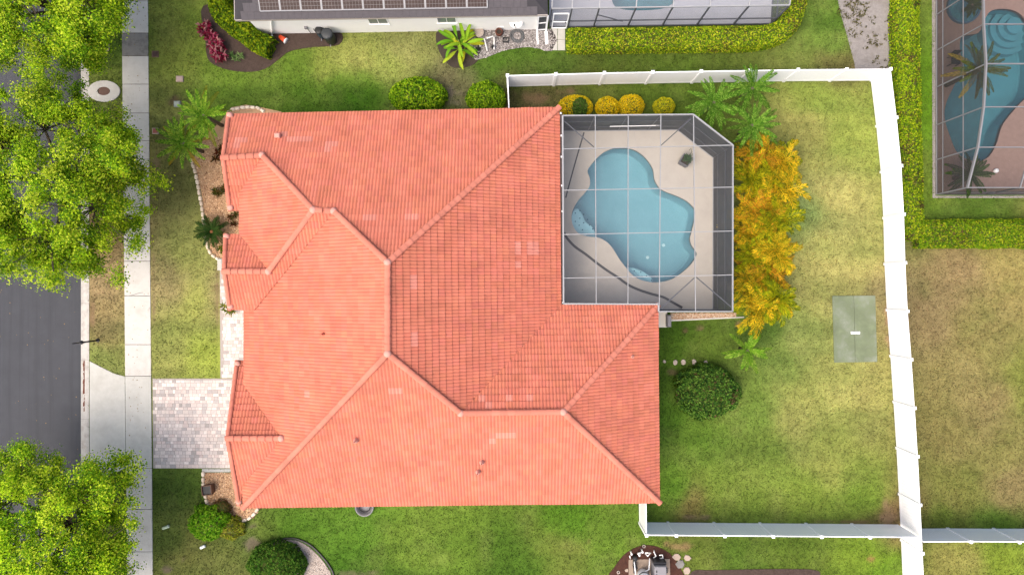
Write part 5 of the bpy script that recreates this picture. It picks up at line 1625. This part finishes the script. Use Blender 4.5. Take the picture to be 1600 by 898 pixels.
# ------------------------------------------------------------------ front beds, edging stones, pebbles
fb = [(302, 250), (309, 275), (315, 300), (319, 330), (323, 360), (326, 385), (334, 399), (345, 407), (440, 407), (440, 175), (408, 168), (385, 164), (362, 168), (345, 190), (318, 215)]
struct('front_bed', MB().prism(bed(fb), -.05, .025), GRAVB); NO_GRASS.append(bed(fb))
lb_ = [(318, 738), (440, 738), (440, 770), (410, 786), (403, 799), (396, 808), (380, 814), (366, 815), (352, 808), (334, 800), (325, 788), (320, 768)]
struct('side_bed', MB().prism(bed(lb_), -.05, .025), GRAVB); NO_GRASS.append(bed(lb_))
def pebbles(name, poly, n, size, cols, label, z=.03):
    xs = [p[0] for p in poly]; ys = [p[1] for p in poly]
    x = rng.uniform(min(xs), max(xs), n * 3); y = rng.uniform(min(ys), max(ys), n * 3)
    k = inpoly(x, y, poly); x, y = x[k][:n], y[k][:n]; n = len(x)
    O = np.array([(1, 0, 0), (0, 1, 0), (-1, 0, 0), (0, -1, 0), (0, 0, .7), (0, 0, -.7)])
    FF = np.array([(0, 1, 4), (1, 2, 4), (2, 3, 4), (3, 0, 4), (1, 0, 5), (2, 1, 5), (3, 2, 5), (0, 3, 5)])
    s = size * rng.uniform(.5, 1.5, (n, 1, 1)); a = rng.uniform(0, 6.28, n)
    R_ = np.zeros((n, 3, 3)); R_[:, 0, 0] = np.cos(a); R_[:, 0, 1] = -np.sin(a); R_[:, 1, 0] = np.sin(a); R_[:, 1, 1] = np.cos(a); R_[:, 2, 2] = 1
    V = (O[None] * s * rng.uniform(.7, 1.3, (n, 1, 3))) @ R_.transpose(0, 2, 1) + np.stack([x, y, np.full(n, z)], 1)[:, None, :]
    F = (FF[None] + (np.arange(n) * 6)[:, None, None]).reshape(-1, 3)
    C = np.repeat(palette(n, cols), 6, axis=0)
    o = link(name, fast_mesh(name, V.reshape(-1, 3), F, C, STONE))
    tag(o, label, 'gravel', kind='stuff')
TAN = [ob(214, 176, 134, .85), ob(190, 148, 112, .8), ob(230, 200, 164, .85), ob(150, 112, 86, .75), ob(206, 166, 130, .8)]
pebbles('bed_pebbles', bed([(302, 250), (309, 275), (315, 300), (319, 330), (323, 360), (326, 385), (334, 399), (345, 407), (400, 407), (400, 215), (318, 215)]), 5200, .03, TAN, 'tan river pebbles covering the front bed')
pebbles('bed_pebbles', bed([(318, 738), (400, 738), (404, 800), (396, 808), (380, 814), (366, 815), (352, 808), (334, 800), (325, 788), (320, 768)]), 3200, .03, TAN, 'tan pebbles covering the small bed round the square planter')
pebbles('strip_pebbles', gs, 1500, .03, [ob(210, 180, 150), ob(190, 150, 120), ob(226, 206, 184)], 'pale tan pebbles in the strip below the pool cage')
pebbles('wall_gravel', gpoly, 3500, .03, [ob(190, 184, 182), ob(150, 144, 142), ob(214, 208, 204), ob(120, 112, 108)], 'grey stone chippings along the white neighbour wall', .035)
edge_meshes = []
for v in range(4):
    mm = MB()
    L_, w_, h_ = .27, .17, .14
    vs = []
    for z, q in ((0, 0), (h_ * .7, .0), (h_, .035)):
        for a in range(10):
            tt = 2 * math.pi * a / 10
            rx_ = (L_ / 2 - q) * (abs(math.cos(tt)) ** .6) * (1 if math.cos(tt) > 0 else -1); ry_ = (w_ / 2 - q) * (abs(math.sin(tt)) ** .6) * (1 if math.sin(tt) > 0 else -1)
            vs.append((rx_ * random.uniform(.94, 1.05), ry_ * random.uniform(.94, 1.05), z + (random.uniform(-.008, .008) if z else 0)))
    fs = [(a, (a + 1) % 10, 10 + (a + 1) % 10, 10 + a) for a in range(10)] + [(10 + a, 10 + (a + 1) % 10, 20 + (a + 1) % 10, 20 + a) for a in range(10)] + [tuple(range(20, 30))]
    me = bpy.data.meshes.new('stone'); me.from_pydata(vs, [], fs); me.materials.append(M('cast_stone_%d' % v, ob(240 - v * 3, 224 - v * 4, 204 - v * 5, .8), .85, .12, 14, .3, 60)); edge_meshes.append(me)
def edging(label, px, step=.29):
    pts = [Vector(p) for p in catmull([(*XY(x, y), 0) for x, y in px], 8, False)]
    t = thing('stone_edging', label, 'edging', pts[0])
    acc = 0
    for i in range(len(pts) - 1):
        d = pts[i + 1] - pts[i]
        while acc < d.length:
            p = pts[i] + d.normalized() * acc
            link('stone', random.choice(edge_meshes), t, p - pts[0] + Vector((random.uniform(-.01, .01), random.uniform(-.01, .01), 0)), (0, 0, math.atan2(d.y, d.x) + random.uniform(-.12, .12)))
            acc += step
        acc -= d.length
edging('cream stone edging curving along the front bed beside the lawn', [(300, 252), (306, 270), (312, 300), (317, 330), (321, 360), (324, 380), (330, 396), (344, 406)])
edging('cream stone edging peeking out above the top left roof corner', [(358, 176), (363, 172), (375, 169.5), (390, 168.5), (402, 169), (411, 174)], .27)
edging('cream stone edging beside the square brown planter', [(318, 740), (318.5, 755), (321, 770), (325, 785), (334, 798)])
edging('cream stone edging curving below the lower left roof corner', [(366, 815), (378, 813.5), (390, 808), (399, 800), (404, 792)])
# bollard stone at the porch corner
c = P(345, 411)
tag(MB().bevbox((c.x + .02, c.y - .08, .1), (.26, .62, .2), .03).build('step_stone', CONCG), 'pale upright stone block between the front bed and the paved walk', 'stone block')
# square brown planter in the lower bed
c = P(330, 761)
pl2 = thing('square_planter', 'empty brown square planter in the lower front gravel bed', 'planter', c)
ring_pot((c.x, c.y, .02), .52, .55, 0.1, BROWNP, pl2, BLACK)
# ring bed at the bottom
_, rpoly = soil_bed('ring_bed', [(412, 862), (428, 849), (446, 843), (464, 844), (482, 853), (498, 868), (510, 883), (518, 900), (518, 940), (400, 940), (398, 900)], SANDY)
pebbles('ring_pebbles', rpoly, 4200, .022, [ob(214, 200, 190), ob(190, 176, 166), ob(150, 134, 124), ob(226, 214, 204)], 'pale gravel ring round the dark mounded shrub', .035)
ed = strip('e', [(414, 858), (430, 847), (446, 841), (464, 842), (484, 851), (500, 866), (513, 882), (521, 899), (523, 930)], .07, -.02, .09, BLACK)
tag(ed.build('bed_border', BLACK), 'black plastic border curving round the pale gravel ring', 'border')
# dirt patches in the lawn
DIRT = M('bare_dirt', ob(124, 106, 88), .95, .3, 10, .6, 45)

# ------------------------------------------------------------------ small things on the lawns and verges
def lid_box(label, px, py, w, d, h, mat, lidmat, name='utility_box', cat='utility box', rz=0):
    c = P(px, py)
    t = thing(name, label, cat, c)
    MB().bevbox((c.x, c.y, h / 2), (w, d, h), .015, rz).build('body', mat, t)
    MB().bevbox((c.x, c.y, h + .012), (w * .72, d * .72, .024), .01, rz).build('lid', lidmat, t)
TANC = M('tan_concrete', ob(196, 176, 160), .85, .12, 8, .2, 60)
BRL = M('brown_lid', ob(124, 96, 84), .8, .15, 10)
lid_box('tan utility box with brown lid on the verge under the top oak', 166, 75, .38, .36, .07, TANC, BRL)
lid_box('dark brown utility lid right of the grey sidewalk slab', 243, 85, .36, .34, .05, BRL, M('dark_lid2', ob(84, 62, 58), .8, .15, 10))
lid_box('tan square utility lid on the lawn above the palms', 281.5, 124, .38, .32, .09, TANC, M('tan_lid', ob(206, 180, 172), .85, .1, 8))
lid_box('grey utility box beside the mulch patch near the upper palm', 278, 163.5, .34, .32, .12, M('grey_box', ob(160, 170, 160), .8, .1, 8), M('grey_lid', ob(178, 186, 178), .8, .1, 8))
lid_box('pale utility lid with red centre beside the sidewalk', 243.5, 205, .34, .32, .06, TANC, M('red_lid', ob(170, 100, 88), .8, .15, 10))
def capsule(label, px, py, l, rz, mat, name):
    c = P(px, py, .05); t = thing(name, label, 'cap', (c.x, c.y, 0))
    d = Vector((math.cos(rz), math.sin(rz), 0)) * l / 2; k = Vector((c.x, c.y, .07))
    MB().tube([k - d * 1.0, k - d * .8, k + d * .8, k + d], [.05, .08, .08, .05], 10).build('shell', mat, t, True)
    MB().tube([k + d * .78, k + d * .86], [.085, .085], 10).build('band', WHITEP, t, True)
capsule('pale green sewer cap lying on the lower front lawn', 259.5, 823, .40, .35, M('pale_green', ob(214, 232, 196), .5, .05, 6), 'sewer_cap')
capsule('white sewer cap on the lawn below the bright leafy shrub', 317, 853.5, .3, .45, WHITEP, 'sewer_cap')
# manhole ring by the kerb
c = P(163, 143)
mh = thing('drain_inlet', 'round concrete drain inlet on the verge under the middle oak', 'drain', c)
prof = [(.0, .0)]
mm = MB()
n = 28
V_, F_ = [], []
for r, z in ((.86, -.02), (.86, .05), (.34, .06), (.34, -.02)):
    for k in range(n): V_.append((c.x + r * math.cos(2 * math.pi * k / n), c.y + r * .66 * math.sin(2 * math.pi * k / n), z))
for L_ in range(3):
    for k in range(n): F_.append((L_ * n + k, L_ * n + (k + 1) % n, L_ * n + n + (k + 1) % n, L_ * n + n + k))
mm.add(V_, F_).build('collar', CONC, mh)
MB().lathe((c.x, c.y, .0), [(.3, 0), (.3, .03), (.26, .035), (.05, .035)], 24).build('cover', BRL, mh)
NO_GRASS.append([(c.x + .86 * math.cos(a), c.y + .57 * math.sin(a)) for a in [i * .314 for i in range(20)]])
# thin black post at the kerb
b0 = P(153, 531.5)
po = thing('kerb_post', 'slim black post with collar standing on the verge at the kerb', 'post', b0)
MB().tube([b0, b0 + Vector((0, 0, 1.34))], .045, 10).build('post', BLKMET, po, True)
MB().lathe((b0.x, b0.y, 1.28), [(.05, 0), (.09, .04), (.10, .1), (.06, .16)], 12).build('collar', BLKMET, po, True)
MB().tube([b0 + Vector((0, 0, 1.4)), b0 + Vector((0, 0, 2.12))], .028, 8).build('upper_tube', BLKMET, po, True)
MB().lathe(b0, [(.1, 0), (.1, .03), (.06, .05)], 12).build('foot', BLKMET, po, True)
# mossy pad
mp = [(1300, 462), (1367, 461.5), (1370, 565), (1303, 566)]
NO_GRASS.append(bed(mp))
pad = setting('mossy_pad', P(1335, 514))
mids = (1300 + 33.5)
for a in ([(1300, 462), (1333.3, 461.8), (1335.6, 565.5), (1303, 566)], [(1333.6, 461.8), (1367, 461.5), (1370, 565), (1336, 565.5)]):
    MB().prism(bed(a), -.05, .05).build('slab', MOSSY, pad, bevel=.01)
c = P(1335.5, 519.5)
tag(MB().bevbox((c.x, c.y, .075), (.48, .13, .05), .015).build('white_block', WHITEP), 'small white block lying in the middle of the mossy slab', 'block')
# stepping stones by the dark shrub
for (x, y, lb) in ((1055, 566, 'leftmost stepping stone of the row above the dark shrub'), (1067.5, 565.5, 'second stepping stone from the left above the dark shrub'), (1084.5, 565, 'third stepping stone, half sunk, above the dark shrub'), (1102.5, 567, 'rightmost stepping stone touching the dark shrub'), (1038, 564.5, 'small pale stone chip near the roof edge above the dark shrub')):
    c = P(x, y)
    r = .12 if x > 1050 else .08
    V_ = []
    nn_ = 9
    for z, q in ((-.02, 1), (.05, 1), (.07, .8)):
        for k in range(nn_):
            tt = 2 * math.pi * k / nn_; f = q * r * random.uniform(.85, 1.15)
            V_.append((c.x + f * math.cos(tt), c.y + f * 1.2 * math.sin(tt), z))
    F_ = [(L_ * nn_ + k, L_ * nn_ + (k + 1) % nn_, L_ * nn_ + nn_ + (k + 1) % nn_, L_ * nn_ + nn_ + k) for L_ in range(2) for k in range(nn_)] + [tuple(range(2 * nn_, 3 * nn_))]
    tag(MB().add(V_, F_).build('stepping_stone', SANDY), lb, 'stone', 'stepping stones above the dark shrub')
# grey hose reel under the south eave
c = P(571, 789)
hr = thing('hose_pot', 'grey round hose pot half hidden under the lower roof edge', 'hose pot', c)
MB().lathe(c, [(.42, 0), (.48, .25), (.5, .3), (.44, .3), (.42, .1)], 24).build('bowl', GREYM, hr, True)
MB().tube([(c.x + .3 * math.cos(i * .4), c.y + .3 * math.sin(i * .4), .16 + i * .001) for i in range(48)], .02, 6).build('hose', BLACK, hr, True)

# pool equipment at the bottom
_, eq = soil_bed('equipment_bed', [(952, 905), (960, 885), (975, 866), (992, 855), (1008, 851), (1026, 853), (1044, 862), (1052, 870), (1062, 885), (1066, 910), (1000, 930)], MULCHR)
soil_bed('mulch_strip', [(1080, 893), (1110, 890), (1150, 889), (1200, 888), (1240, 888), (1275, 890), (1282, 900), (1280, 930), (1080, 930)], MULCH)
struct('equipment_pad', MB().prism(bed([(982, 873), (1046, 872), (1048, 930), (982, 930)]), -.05, .06), M('tan_pad', ob(170, 152, 136), .9, .1, 5, .2, 60))
c = P(1032, 895, 1.0)
ht = thing('pool_heater', 'grey box shaped pool heater at the bottom edge', 'heater', (c.x, c.y, .06))
MB().bevbox((c.x, c.y - .1, .55), (.62, .9, .96), .03).build('cabinet', GREYM, ht)
MB().bevbox((c.x + .02, c.y + .42, .45), (.66, .14, .75), .03).build('vent_panel', BLKMET, ht)
MB().bevbox((c.x + .34, c.y + .1, .8), (.1, .25, .3), .02).build('control_box', BLACK, ht)
for i in range(3): MB().box((c.x - .2, c.y + .1 - i * .2, 1.035), (.05, .12, .012)).build('slot', BLACK, ht)
def pipe_run(label, runs, name='pool_pipes', r=.032):
    c0 = P(*runs[0][0])
    t = thing(name, label, 'pipes', (c0.x, c0.y, 0))
    for rn in runs:
        pts = [P(*q) for q in rn]
        MB().tube(pts, r, 8).build('pipe', WHITEP, t, True)
    return t
pl3 = pipe_run('white pool pipework around the heater at the bottom edge', [[(1015, 872, .1), (1015, 872, .4), (1014, 889, .4), (1006, 893, .4), (1004, 900, .4)], [(991, 877, .1), (991, 877, .5), (993, 895, .5), (993, 905, .5)],
     [(1008, 864, .1), (1012, 868, .35), (1017, 863, .35), (1008, 863, .35)], [(1020, 872, .2), (1025, 868, .35), (1022, 862, .4), (1022, 859, .1)], [(1029, 872, .2), (1036, 871, .4), (1035, 866, .4), (1030, 867, .4)], [(985, 872, .1), (984, 868, .4)], [(999, 867, .05), (1002, 862, .4), (996, 865, .4)]])
for (x, y, lb) in ((985, 860, 'leftmost of the short white pipe stubs in the red mulch'), (997, 862, 'middle one of the short white pipe stubs in the red mulch'), (1002, 857, 'upper right one of the short white pipe stubs in red mulch')):
    c = P(x, y)
    t = thing('pipe_stub', lb, 'pipe', c, 'pipe stubs in the mulch')
    MB().tube([c, c + Vector((-.02, .02, .45))], .045, 8).build('pipe', WHITEP, t, True)
    MB().tube([c + Vector((-.02, .02, .44)), c + Vector((-.022, .022, .52))], .055, 8).build('cap', WHITEP, t, True)
for (x, y, r, lb) in ((990.5, 868, .13, 'round black pump pot left of the pool pipes'), (991, 882, .11, 'lower black pump body left of the pool pipes')):
    c = P(x, y)
    t = thing('pool_pump', lb, 'pump', c)
    MB().lathe(c, [(r * .9, 0), (r, .3), (r * 1.1, .32), (r * .9, .42), (r * .3, .46)], 14).build('body', BLACK, t, True)
    MB().tube([c + Vector((0, 0, .2)), c + Vector((0, -.35, .2))], r * .7, 12).build('motor', BLKMET, t, True)
c = P(1008, 905, .8)
ft = thing('filter_tank', 'white domed filter tank at the bottom edge beside the heater', 'tank', (c.x, c.y, .06))
MB().lathe((c.x, c.y, .06), [(.28, 0), (.3, .1), (.3, .8), (.24, .95), (.1, 1.02)], 20).build('tank', WHITEP, ft, True)
MB().lathe((c.x, c.y, .55), [(.315, 0), (.315, .08), (.3, .09)], 20).build('clamp', BLACK, ft, True)
for (x, y, lb) in ((1006, 852.5, 'upper white ring of the sprinkler heads in the mulch'), (966, 893, 'lower left ring shaped sprinkler head in the red mulch')):
    c = P(x, y)
    tag(MB().lathe(c, [(.09, 0), (.09, .06), (.05, .065), (.045, .03)], 14).build('sprinkler_head', SANDY, None, True), lb, 'sprinkler', 'sprinkler heads in the mulch')
for i, (x, y, r, lb) in enumerate(((1057, 869, .22, 'tan flagstone left of the pair beside the equipment bed'), (1074, 871, .2, 'tan flagstone at the upper right of the equipment bed'), (1063, 880, .26, 'dark flagstone in the middle beside the heater'), (1073, 890, .22, 'tan flagstone at the lower right of the equipment bed'), (979, 890, .1, 'small cream brick in the red mulch left of the pumps'))):
    c = P(x, y)
    k_ = 6
    V_ = []
    rs = [r * random.uniform(.8, 1.2) for _ in range(k_)]
    for z, q in ((-.01, 1), (.04, 1), (.055, .93)):
        for k in range(k_): V_.append((c.x + rs[k] * q * math.cos(k * 1.047), c.y + rs[k] * q * math.sin(k * 1.047), z))
    F_ = [(L_ * k_ + k, L_ * k_ + (k + 1) % k_, L_ * k_ + k_ + (k + 1) % k_, L_ * k_ + k_ + k) for L_ in range(2) for k in range(k_)] + [tuple(range(2 * k_, 3 * k_))]
    tag(MB().add(V_, F_).build('flagstone', CONCD if i == 2 else TANC), lb, 'flagstone', 'flagstones by the equipment bed')

# ------------------------------------------------------------------ lawn
CP = [(270, 50, 122, 130, 60), (300, 30, 112, 128, 52), (255, 250, 124, 120, 72), (255, 180, 118, 122, 66), (290, 400, 150, 152, 86), (290, 470, 148, 152, 80), (270, 540, 140, 142, 80), (320, 540, 146, 158, 70), (330, 460, 150, 140, 96), (245, 440, 140, 128, 90),  # spot tones; shadows beside house, palms and dark shrub are painted in
      (165, 500, 138, 122, 84), (165, 550, 120, 128, 70), (165, 370, 142, 120, 86), (170, 450, 150, 130, 96), (170, 100, 100, 112, 52), (175, 60, 88, 112, 44),
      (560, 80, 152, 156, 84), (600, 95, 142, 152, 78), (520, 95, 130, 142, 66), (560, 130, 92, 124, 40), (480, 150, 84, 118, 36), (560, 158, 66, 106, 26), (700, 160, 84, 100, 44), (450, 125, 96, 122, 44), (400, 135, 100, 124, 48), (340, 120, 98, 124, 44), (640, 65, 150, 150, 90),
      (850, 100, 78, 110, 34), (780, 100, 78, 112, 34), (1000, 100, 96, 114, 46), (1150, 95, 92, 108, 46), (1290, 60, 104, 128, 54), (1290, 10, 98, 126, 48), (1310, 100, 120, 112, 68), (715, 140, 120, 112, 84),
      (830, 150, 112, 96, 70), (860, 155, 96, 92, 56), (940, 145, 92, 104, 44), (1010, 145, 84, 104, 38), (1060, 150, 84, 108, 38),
      (1280, 150, 140, 154, 72), (1330, 200, 148, 158, 76), (1300, 300, 166, 160, 96), (1320, 390, 166, 162, 96), (1250, 200, 158, 152, 88), (1250, 330, 128, 146, 84), (1280, 440, 166, 160, 96), (1340, 440, 160, 152, 92), (1385, 450, 160, 142, 100), (1300, 620, 156, 156, 88), (1370, 640, 152, 148, 86),
      (1200, 500, 94, 120, 50), (1250, 520, 140, 148, 82), (1215, 570, 120, 138, 66), (1100, 520, 92, 112, 44), (1060, 530, 70, 98, 30), (1100, 700, 98, 126, 46), (1050, 640, 76, 108, 34), (1180, 650, 106, 130, 54), (1230, 650, 150, 150, 84), (1200, 720, 116, 134, 58), (1300, 720, 146, 150, 78), (1330, 770, 112, 136, 52), (1260, 770, 116, 136, 54), (1386, 800, 132, 108, 76), (1050, 780, 88, 124, 38), (1150, 790, 108, 128, 52), (1080, 808, 120, 108, 64),
      (450, 820, 84, 120, 38), (560, 820, 92, 128, 42), (700, 860, 104, 130, 48), (650, 850, 110, 134, 52), (900, 810, 88, 126, 36), (800, 885, 78, 108, 36), (960, 850, 96, 122, 44), (880, 850, 112, 124, 56), (620, 890, 84, 112, 40), (540, 885, 76, 112, 34), (1100, 860, 104, 118, 50), (1150, 870, 84, 108, 40), (1240, 860, 92, 112, 42), (1350, 870, 122, 144, 50), (1390, 890, 104, 136, 40),
      (265, 760, 84, 104, 44), (300, 750, 92, 112, 48), (280, 860, 116, 116, 62), (350, 870, 110, 116, 60), (390, 830, 96, 108, 58), (250, 820, 96, 108, 52), (400, 815, 100, 116, 50), (290, 890, 104, 108, 58),
      (1500, 430, 152, 130, 92), (1580, 420, 158, 142, 88), (1450, 480, 144, 124, 88), (1520, 520, 144, 132, 82), (1500, 600, 142, 130, 82), (1550, 620, 146, 130, 86), (1470, 660, 140, 128, 78), (1590, 600, 128, 134, 64), (1570, 700, 140, 132, 78), (1590, 750, 140, 124, 84), (1500, 760, 122, 122, 64), (1480, 810, 96, 112, 46), (1560, 815, 90, 118, 44), (1480, 870, 148, 142, 78), (1560, 870, 132, 148, 54),
      (1530, 322, 84, 112, 40), (1480, 322, 84, 112, 40), (1452, 150, 100, 138, 34), (1454, 300, 104, 128, 44), (30, 600, 100, 110, 60)]
cpx = np.array([XY(c[0], c[1]) for c in CP]); cpc = np.array([ob(c[2], c[3] * 1.02, c[4] * 1.0, .60 * (1.16 if c[0] < 345 else 1)) for c in CP])  # left-hand points painted lighter to offset the oaks' shade
# (x, y, half width, half height, colour) of worn, bare patches
DIRTS = [(396, 850, 16, 12, (120, 108, 94)), (395, 822, 9, 5, (116, 104, 90)), (285, 874, 10, 5, (124, 108, 94)), (262, 888, 10, 6, (120, 106, 92)), (1085, 808, 30, 5, (124, 106, 84)), (1388, 800, 14, 24, (142, 118, 92)),
         (1070, 516, 6, 5, (96, 76, 60)), (1092, 513, 7, 5, (128, 104, 84)), (1052, 580, 9, 6, (96, 84, 62)), (832, 150, 34, 13, (118, 98, 74)), (880, 142, 20, 8, (120, 100, 78)), (715, 150, 18, 20, (136, 124, 110)), (278, 158, 18, 10, (92, 76, 62)),
         (1155, 506, 7, 7, (140, 116, 84)), (920, 845, 5, 4, (120, 96, 70)), (1360, 872, 6, 5, (140, 110, 70)), (1060, 852, 26, 8, (142, 118, 84)), (245, 265, 5, 30, (132, 112, 88)), (1390, 500, 8, 70, (158, 132, 100)), (145, 480, 5, 50, (140, 116, 88)),
         (240, 460, 4, 60, (136, 116, 88)), (339, 450, 5, 70, (132, 112, 86)), (1340, 105, 16, 10, (138, 116, 84)), (330, 815, 8, 4, (104, 92, 76)), (372, 835, 8, 5, (112, 98, 84)), (545, 895, 40, 5, (124, 108, 92)), (1320, 815, 50, 4, (120, 100, 74))]
DW = [(XY(a, b), c * SP, d * SP, np.array(ob(*e, .62))) for a, b, c, d, e in DIRTS]
def dirt_mask(x, y):
    out = []
    nz = fbm(x, y, 1.8, 80, 4)
    for (a, b), rx_, ry_, c in DW:
        q = ((x - a) / rx_) ** 2 + ((y - b) / ry_) ** 2
        out.append((np.clip((.8 - .9 * q + (nz - .5) * 3.0), 0, 1) * np.clip(4 - q, 0, 1), c))
    return out
def lawn_col(x, y):
    wx = x + 1.2 * (fbm(x, y, .35, 40) - .5) * 2; wy = y + 1.0 * (fbm(x, y, .35, 44) - .5) * 2
    num = np.zeros((len(x), 3)); den = np.zeros(len(x))
    for (a, b), c in zip(cpx, cpc):
        w = 1.0 / ((wx - a) ** 2 + (wy - b) ** 2 + .6) ** 2
        num += w[:, None] * c; den += w
    C = num / den[:, None]
    dry = np.clip((fbm(x, y, .9, 50, 5) - .5) * 3.2, -1, 1)[:, None]
    fine = (fbm(x, y, 4.0, 60, 3) - .5)[:, None]
    straw = np.array(ob(164, 150, 104, .66)); green = np.array(ob(84, 118, 36, .6))
    C = np.where(dry > 0, C * (1 - .10 * dry) + straw * .10 * dry, C * (1 + .16 * dry) + green * (-.16 * dry))
    # mowing bands run along the house on the side lawns
    band = np.clip(fbm(x * .12, y + .25 * fbm(x, y, .4, 91), 1.05, 90, 2) - .5, -.3, .3)[:, None] * np.where(x < 20, .75, .25)[:, None]
    C = C * (1 + band * np.array([1.0, .8, .9]))
    C *= 1 + .62 * fine
    for m_, c in dirt_mask(x, y): C = C * (1 - .85 * m_[:, None]) + c * (.85 * m_[:, None]) * (1 + .5 * fine)
    return np.clip(C, .004, .6)
xs = np.concatenate([[-300, -200, -120, -80, -55, -42], np.arange(-34, 34.01, .14), [42, 55, 80, 120, 200, 300]])
ys = np.concatenate([[-300, -200, -120, -80, -50, -30, -24], np.arange(-19, 19.01, .14), [24, 30, 50, 80, 120, 200, 300]])
GX, GY = np.meshgrid(xs, ys)
gx, gy = GX.ravel(), GY.ravel()
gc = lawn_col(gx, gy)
gz = .012 * (fbm(gx, gy, 1.3, 70) - .5)
nx, ny = len(xs), len(ys)
ii, jj = np.meshgrid(np.arange(nx - 1), np.arange(ny - 1))
q0 = (jj * nx + ii).ravel()
F = np.stack([q0, q0 + 1, q0 + nx + 1, q0 + nx], 1)
fcx = (gx[F[:, 0]] + gx[F[:, 2]]) / 2; fcy = (gy[F[:, 0]] + gy[F[:, 2]]) / 2
keep = np.ones(len(F), bool)
for h in HOLES:
    m_ = np.ones(len(F), bool)
    for k in range(4): m_ &= inpoly(gx[F[:, k]], gy[F[:, k]], h)
    if h is HOLES[0]: m_ = inpoly(fcx, fcy, h)
    keep &= ~m_
F = F[keep]
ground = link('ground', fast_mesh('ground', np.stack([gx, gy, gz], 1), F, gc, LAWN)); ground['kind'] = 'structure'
# grass blades over the lawns
n = 260000
x = rng.uniform(-31, 31, n); y = rng.uniform(-17.6, 17.6, n)
ok = np.ones(n, bool)
for poly in NO_GRASS: ok &= ~inpoly(x, y, poly)
for m_, c in dirt_mask(x, y): ok &= rng.random(len(x)) > m_ * .85
x, y = x[ok], y[ok]; n = len(x)
C = lawn_col(x, y) * rng.uniform(.65, 1.45, (n, 1)) * (1 + rng.normal(0, .06, (n, 3)))
nb_ = 2
V = np.empty((n, nb_, 3, 3))
for b in range(nb_):
    a = rng.uniform(0, 2 * math.pi, n); hgt = rng.uniform(.03, .075, n); w = rng.uniform(.012, .026, n); ln = rng.uniform(.02, .075, n)
    ox = x + rng.normal(0, .03, n); oy = y + rng.normal(0, .03, n)
    V[:, b, 0] = np.stack([ox - np.sin(a) * w, oy + np.cos(a) * w, np.zeros(n)], 1)
    V[:, b, 1] = np.stack([ox + np.sin(a) * w, oy - np.cos(a) * w, np.zeros(n)], 1)
    V[:, b, 2] = np.stack([ox + np.cos(a) * ln, oy + np.sin(a) * ln, hgt], 1)
FF = np.arange(n * nb_ * 3).reshape(-1, 3)
g = link('grass', fast_mesh('grass', V.reshape(-1, 3), FF, np.repeat(np.clip(C, .004, .7), nb_ * 3, axis=0), GRASSM))
tag(g, 'short patchy lawn grass, green and straw coloured, across all the yards', 'grass', kind='stuff')
